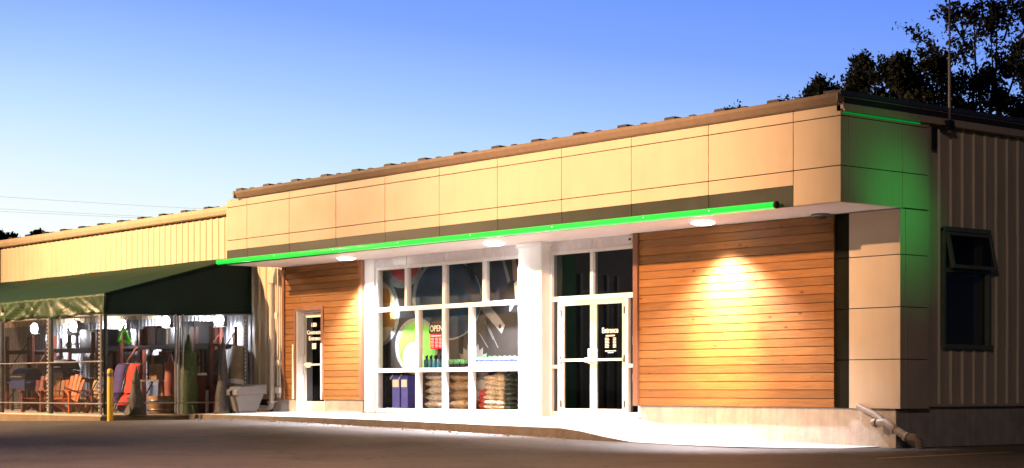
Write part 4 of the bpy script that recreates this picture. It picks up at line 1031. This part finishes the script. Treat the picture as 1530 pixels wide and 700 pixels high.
# leaning ladder frame beside the lean-to contents
# ------------------------------------------------------------------ trees beyond the roof
def tree(base, height, blobs, nleaf, label, seed, trunk_r=.2, leaf=.13, group='trees beyond the shop', sparse=None, sprays=()):
    """blobs: (centre, radius vector) clumps of the crown in world space"""
    rnd = random.Random(seed); base = Vector(base)
    e = empty('tree', base, label, 'tree', group)
    tk = MB(); top = base + Vector((0, 0, height)); pts = []; rs = []
    for i in range(8):
        t = i / 7; pts.append(base + Vector((.25 * math.sin(3 * t + seed), .2 * math.sin(2 * t + 2 * seed), height * t * .9))); rs.append(trunk_r * (1 - .85 * t) + .012)
    tk.tube(pts, rs, 8); ends = []
    for (c, r) in blobs:
        c = Vector(c); h = max(base.z + .8, c.z - r[2] * 1.3 - rnd.uniform(.5, 1.5)); t = min(.9, max(.12, (h - base.z) / (height * .9)))
        i = min(6, int(t * 7)); s_ = pts[i].lerp(pts[i + 1], t * 7 - i)
        mid = s_.lerp(c, .55) + Vector((rnd.uniform(-.2, .2), rnd.uniform(-.2, .2), .1)); tk.tube([s_, mid, c], [rs[i] * .55, rs[i] * .35 + .01, .012], 6)
        for _ in range(14):
            d = Vector((rnd.gauss(0, 1), rnd.gauss(0, 1), rnd.gauss(.25, 1))).normalized(); en = c + Vector((d.x * r[0], d.y * r[1], d.z * r[2])) * rnd.uniform(.75, 1.18)
            m_ = c.lerp(en, .5) + Vector((rnd.uniform(-.1, .1),) * 3); tk.tube([c, m_, en], [.016, .011, .005], 4); ends.append((c, m_, en, .3 if sparse is not None and c.z > sparse else 1.))
    for line in sprays:
        tk.tube(line, [.03 * (1 - k / len(line)) + .008 for k in range(len(line))], 5)
        for k in range(len(line) - 1):
            for _ in range(5):
                q0 = line[k].lerp(line[k + 1], rnd.random()); q1 = q0 + Vector((rnd.gauss(0, .28), rnd.gauss(0, .28), rnd.gauss(.1, .25))); tk.tube([q0, q0.lerp(q1, .5) + Vector((0, 0, .04)), q1], [.009, .007, .004], 4); ends.append((q0, q0.lerp(q1, .5), q1, .30))
    tk.build('trunk', M['bark'], e)
    lf = MB(); vs = []; fs = []
    per = max(1, nleaf // max(1, len(ends)))
    for (c, m_, en, wt) in ends:
        for _ in range(max(1, int(per * wt))):
            t = rnd.random() ** .7; p = (c.lerp(m_, t * 2) if t < .5 else m_.lerp(en, t * 2 - 1)) + Vector((rnd.gauss(0, .12), rnd.gauss(0, .12), rnd.gauss(0, .11)))
            n_ = Vector((rnd.gauss(0, 1), rnd.gauss(0, 1), rnd.gauss(.3, 1))).normalized(); u = n_.orthogonal().normalized(); a = rnd.uniform(0, 6.28)
            v = n_.cross(u); u, v = u * math.cos(a) + v * math.sin(a), v * math.cos(a) - u * math.sin(a); s_ = leaf * rnd.uniform(.55, 1.5)
            o = len(vs); vs += [p - u * s_ * .5, p + v * s_ * .28 - u * s_ * .05, p + u * s_ * .5, p - v * s_ * .28 - u * s_ * .05]; fs.append((o, o + 1, o + 2, o + 3))
    lf.add(vs, fs); lf.build('crown', M['leaf'], e); return e
def blobs_px(lst, d, seed):
    rnd = random.Random(seed); o = []
    for (px, py, rx, ry) in lst:
        k = d / F_PX; c = at_depth(px, py, d + rnd.uniform(-1.6, 1.6)); o.append((c, (rx * k, rx * k, ry * k)))
    return o
def root_px(px, d): q = at_depth(px, 582, d); return (q.x, q.y, -.1)
D1 = 62
tree(root_px(1480, D1), 11.6, blobs_px([(1480, 45, 34, 30), (1440, 80, 36, 30), (1500, 100, 40, 34), (1460, 130, 40, 30), (1420, 130, 36, 30), (1500, 155, 40, 28), (1440, 165, 40, 24), (1455, 20, 16, 22), (1400, 100, 28, 18), (1530, 70, 30, 34), (1390, 150, 28, 24), (1490, 20, 14, 16)], D1, 1), 17000, 'tallest dark tree, behind the mast at the right edge', 1, .26, .15, sparse=at_depth(1480, 88, D1).z,
     sprays=[[at_depth(px, py, D1 - .5) for px, py in l_] for l_ in (((1450, 75), (1425, 38), (1412, 20), (1400, 6)), ((1415, 95), (1392, 72), (1378, 60), (1364, 50)), ((1410, 120), (1388, 92), (1374, 76)), ((1462, 50), (1468, 18), (1464, -6)), ((1500, 60), (1512, 22), (1508, -4)), ((1440, 70), (1438, 36), (1431, 14)), ((1480, 60), (1488, 26), (1486, 2)))])
tree(root_px(1548, D1 + 5), 12.2, blobs_px([(1545, 60, 34, 36), (1530, 110, 30, 30), (1560, 140, 40, 36), (1525, 165, 30, 22), (1540, 20, 18, 22)], D1 + 5, 2), 8000, 'dark tree cut off by the right edge of the view', 2, .24, .15)
tree(root_px(1330, D1 - 2), 9.9, blobs_px([(1330, 118, 32, 28), (1290, 122, 28, 26), (1360, 125, 28, 26), (1275, 145, 24, 20), (1320, 150, 34, 22), (1365, 155, 28, 22), (1345, 98, 16, 14), (1290, 98, 12, 12)], D1 - 2, 3), 13000, 'broad round topped dark tree behind the shop corner', 3, .22, .14)
tree(root_px(1222, D1 + 3), 9.6, blobs_px([(1222, 132, 17, 14), (1215, 145, 18, 12), (1238, 142, 14, 12)], D1 + 3, 4), 2600, 'small dark bushy treetop just left of the shop corner', 4, .14, .13)
tree(root_px(1098, D1 + 8), 10.3, blobs_px([(1098, 166, 9, 8), (1085, 172, 8, 5)], D1 + 8, 5), 320, 'tiny dark treetop above the middle of the roof edge', 5, .1, .13)
tree(root_px(1162, D1 + 8), 10.2, blobs_px([(1164, 156, 6, 5), (1176, 152, 6, 4)], D1 + 8, 6), 160, 'few dark twigs above the roof between two treetops', 6, .1, .12)
D2 = 130
tree(root_px(3, D2), 11.8, blobs_px([(0, 352, 8, 6), (6, 355, 7, 4)], D2, 7), 700, 'dark treetop at the far left edge above the wing roof', 7, .2, .22)
tree(root_px(20, D2), 11.2, blobs_px([(18, 354, 5, 3)], D2, 8), 260, 'smallest dark treetop, second from the left above the wing roof', 8, .2, .2)
tree(root_px(57, D2), 11.8, blobs_px([(57, 350, 8, 5), (52, 353, 5, 4)], D2, 9), 640, 'dark treetop third from the left above the wing roof', 9, .2, .22)

# overhead wires
for i, (p0, p1, p2, lb) in enumerate((((-60, 290), (200, 308.5), (420, 318), 'highest of three thin overhead wires at left'), ((-60, 309), (200, 324), (420, 333), 'middle of three thin overhead wires at left'), ((-60, 313), (200, 326.5), (420, 335), 'lowest of three thin overhead wires at left'))):
    d = 75; a, b, c = at_depth(p0[0], p0[1], d), at_depth(p1[0], p1[1], d + 4), at_depth(p2[0], p2[1], d + 8); pts = []
    for k in range(25): t = k / 24; pts.append(a * (1 - t) * (1 - t) + b * 2 * t * (1 - t) + c * t * t)
    tag(MB().tube([p - pts[0] for p in pts], .004, 6).build('overhead_wire', M['wire'], origin=(0, 0, 0)), lb, 'overhead wire', 'overhead wires in the sky').location = pts[0]

# ------------------------------------------------------------------ light
def lamp(kind, name, loc, power, col, target=None, size=.15, spot=None, blend=.5):
    l = bpy.data.lights.new(name, kind); l.energy = power; l.color = col
    if kind != 'AREA': l.shadow_soft_size = size
    o = bpy.data.objects.new(name, l); COL.objects.link(o); o.location = loc
    if target is not None: o.rotation_euler = (Vector(target) - Vector(loc)).to_track_quat('-Z', 'Y').to_euler()
    if spot: l.spot_size = R(spot); l.spot_blend = blend
    return o
SOD = (1, .58, .31)
lamp('SPOT', 'facade_flood', (-5.5, -16, 10.2), 40000, SOD, (-6.4, 0, 4.5), .18, 50, 1)
lamp('SPOT', 'lot_lamp', (1.5, -14.2, 10.2), 11500, (1, .60, .38), (1.0, -13.7, 0), .18, 110, .7)
lamp('SPOT', 'facade_flood', (-28.4, -20, 13), 76000, (1, .63, .34), (-24.8, 0, 2.4), .2, 78, 1)
lamp('SPOT', 'facade_flood', (-45.9, -20, 13.3), 20000, SOD, (-26, 0, 4), .2, 80, 1)
lamp('SPOT', 'lot_lamp', (22, -30, 12), 7000, (1, .76, .62), (22, -29.9, 0), .2, 167, .07)
lamp('POINT', 'added_room_fill', (-7.2, 4.6, 3.3), 90, (1, .93, .85), None, .25)  # added fill that brightens the room behind the door glass
for x, p in ((-15.3, 3200), (-9.9, 6600), (-3.9, 2800)):
    lamp('SPOT', 'soffit_lamp', (x, .82, ZS - .14), p, (.97, .93, 1), (x, .84, 0), .09, 116, .6)
lamp('SPOT', 'added_wall_accent', (-3.9, .84, ZS - .12), 5600, (1, .80, .40), (-4.0, 1.5, 2.35), .08, 58, 1)  # added accent spot, makes the hot patch on the right boards
lamp('SPOT', 'added_wall_accent', (-15.3, .84, ZS - .12), 900, (1, .78, .38), (-15.8, 1.5, 2.1), .08, 64, 1)  # weaker added accent for the left boards
for k_, q in enumerate(FLOODS):
    lamp('SPOT', 'flood_lamp', (q.x, q.y + .18, q.z - .05), 560 if k_ < 4 else 200, (.93, .95, 1), (q.x - .1, 1.6, q.z - .75), .1, 126, .9)
    lamp('POINT', 'flood_lamp', (q.x, q.y + .06, q.z - .26), 26, (.93, .95, 1), None, .1)
for y_, z_, p_ in ((.95, 4.75, 430), (1.45, 4.05, 950), (1.75, 3.35, 520)):
    lamp('SPOT', 'green_lamp', (9.0, 2.6, 4.3), p_, (.015, 1, .16), (0, y_, z_), .4, 15.5, 1)

# ------------------------------------------------------------------ dusk sky
w = bpy.data.worlds.new('World'); scene.world = w; w.use_nodes = True; nt = w.node_tree
bg = nt.nodes['Background']
tc = nt.nodes.new('ShaderNodeTexCoord')
def vdot(vec):
    n = nt.nodes.new('ShaderNodeVectorMath'); n.operation = 'DOT_PRODUCT'; n.inputs[1].default_value = vec; L(nt, tc.outputs['Generated'], n.inputs[0]); return n.outputs['Value']
def wm_(op, a, b):
    n = nt.nodes.new('ShaderNodeMath'); n.operation = op
    for i, q in enumerate((a, b)):
        if isinstance(q, (int, float)): n.inputs[i].default_value = q
        else: L(nt, q, n.inputs[i])
    return n.outputs[0]
t_ = wm_('ADD', vdot((0, 0, 1)), wm_('MULTIPLY', vdot((RT[0], RT[1], 0)), .12))
rp = nt.nodes.new('ShaderNodeValToRGB'); el = rp.color_ramp.elements
stops = [(0.0, (1.0, 1.0, 1.0)), (.058, (.95, 1.0, 1.0)), (.09, (.76, .93, 1.0)), (.12, (.56, .79, 1.0)), (.15, (.39, .61, 1.0)), (.19, (.22, .405, 1.0)), (.24, (.135, .29, .98)), (.33, (.05, .10, .42)), (.5, (.012, .024, .10)), (1.0, (.004, .008, .035))]
el[0].position, el[0].color = stops[0][0], (*stops[0][1], 1); el[1].position, el[1].color = stops[-1][0], (*stops[-1][1], 1)
for p, c in stops[1:-1]: q = el.new(p); q.color = (*c, 1)
L(nt, t_, rp.inputs[0])
bk = nt.nodes.new('ShaderNodeMapRange'); bk.inputs['From Min'].default_value = .62; bk.inputs['From Max'].default_value = .955; bk.inputs['To Min'].default_value = .06; bk.inputs['To Max'].default_value = 1.0
L(nt, vdot((FW[0], FW[1], 0)), bk.inputs['Value'])
mx = nt.nodes.new('ShaderNodeMix'); mx.data_type = 'RGBA'; mx.blend_type = 'MULTIPLY'; mx.inputs[0].default_value = 1
L(nt, rp.outputs[0], mx.inputs[6]); L(nt, bk.outputs[0], mx.inputs[7])
sk = nt.nodes.new('ShaderNodeTexSky'); sk.sky_type = 'NISHITA'; sk.sun_disc = False; sk.sun_elevation = R(-4); sk.sun_rotation = R(-70)
ad = nt.nodes.new('ShaderNodeMix'); ad.data_type = 'RGBA'; ad.blend_type = 'ADD'; ad.inputs[0].default_value = .05
L(nt, mx.outputs[2], ad.inputs[6]); L(nt, sk.outputs[0], ad.inputs[7])
L(nt, ad.outputs[2], bg.inputs['Color']); bg.inputs['Strength'].default_value = 1.0

scene.view_settings.view_transform = 'Standard'; scene.view_settings.look = 'None'; scene.view_settings.exposure = 0; scene.view_settings.gamma = 1
scene.render.engine = 'CYCLES'
scene.cycles.use_denoising = True
scene.cycles.max_bounces = 6; scene.cycles.diffuse_bounces = 4; scene.cycles.glossy_bounces = 3; scene.cycles.transparent_max_bounces = 10
scene.cycles.sample_clamp_indirect = 6
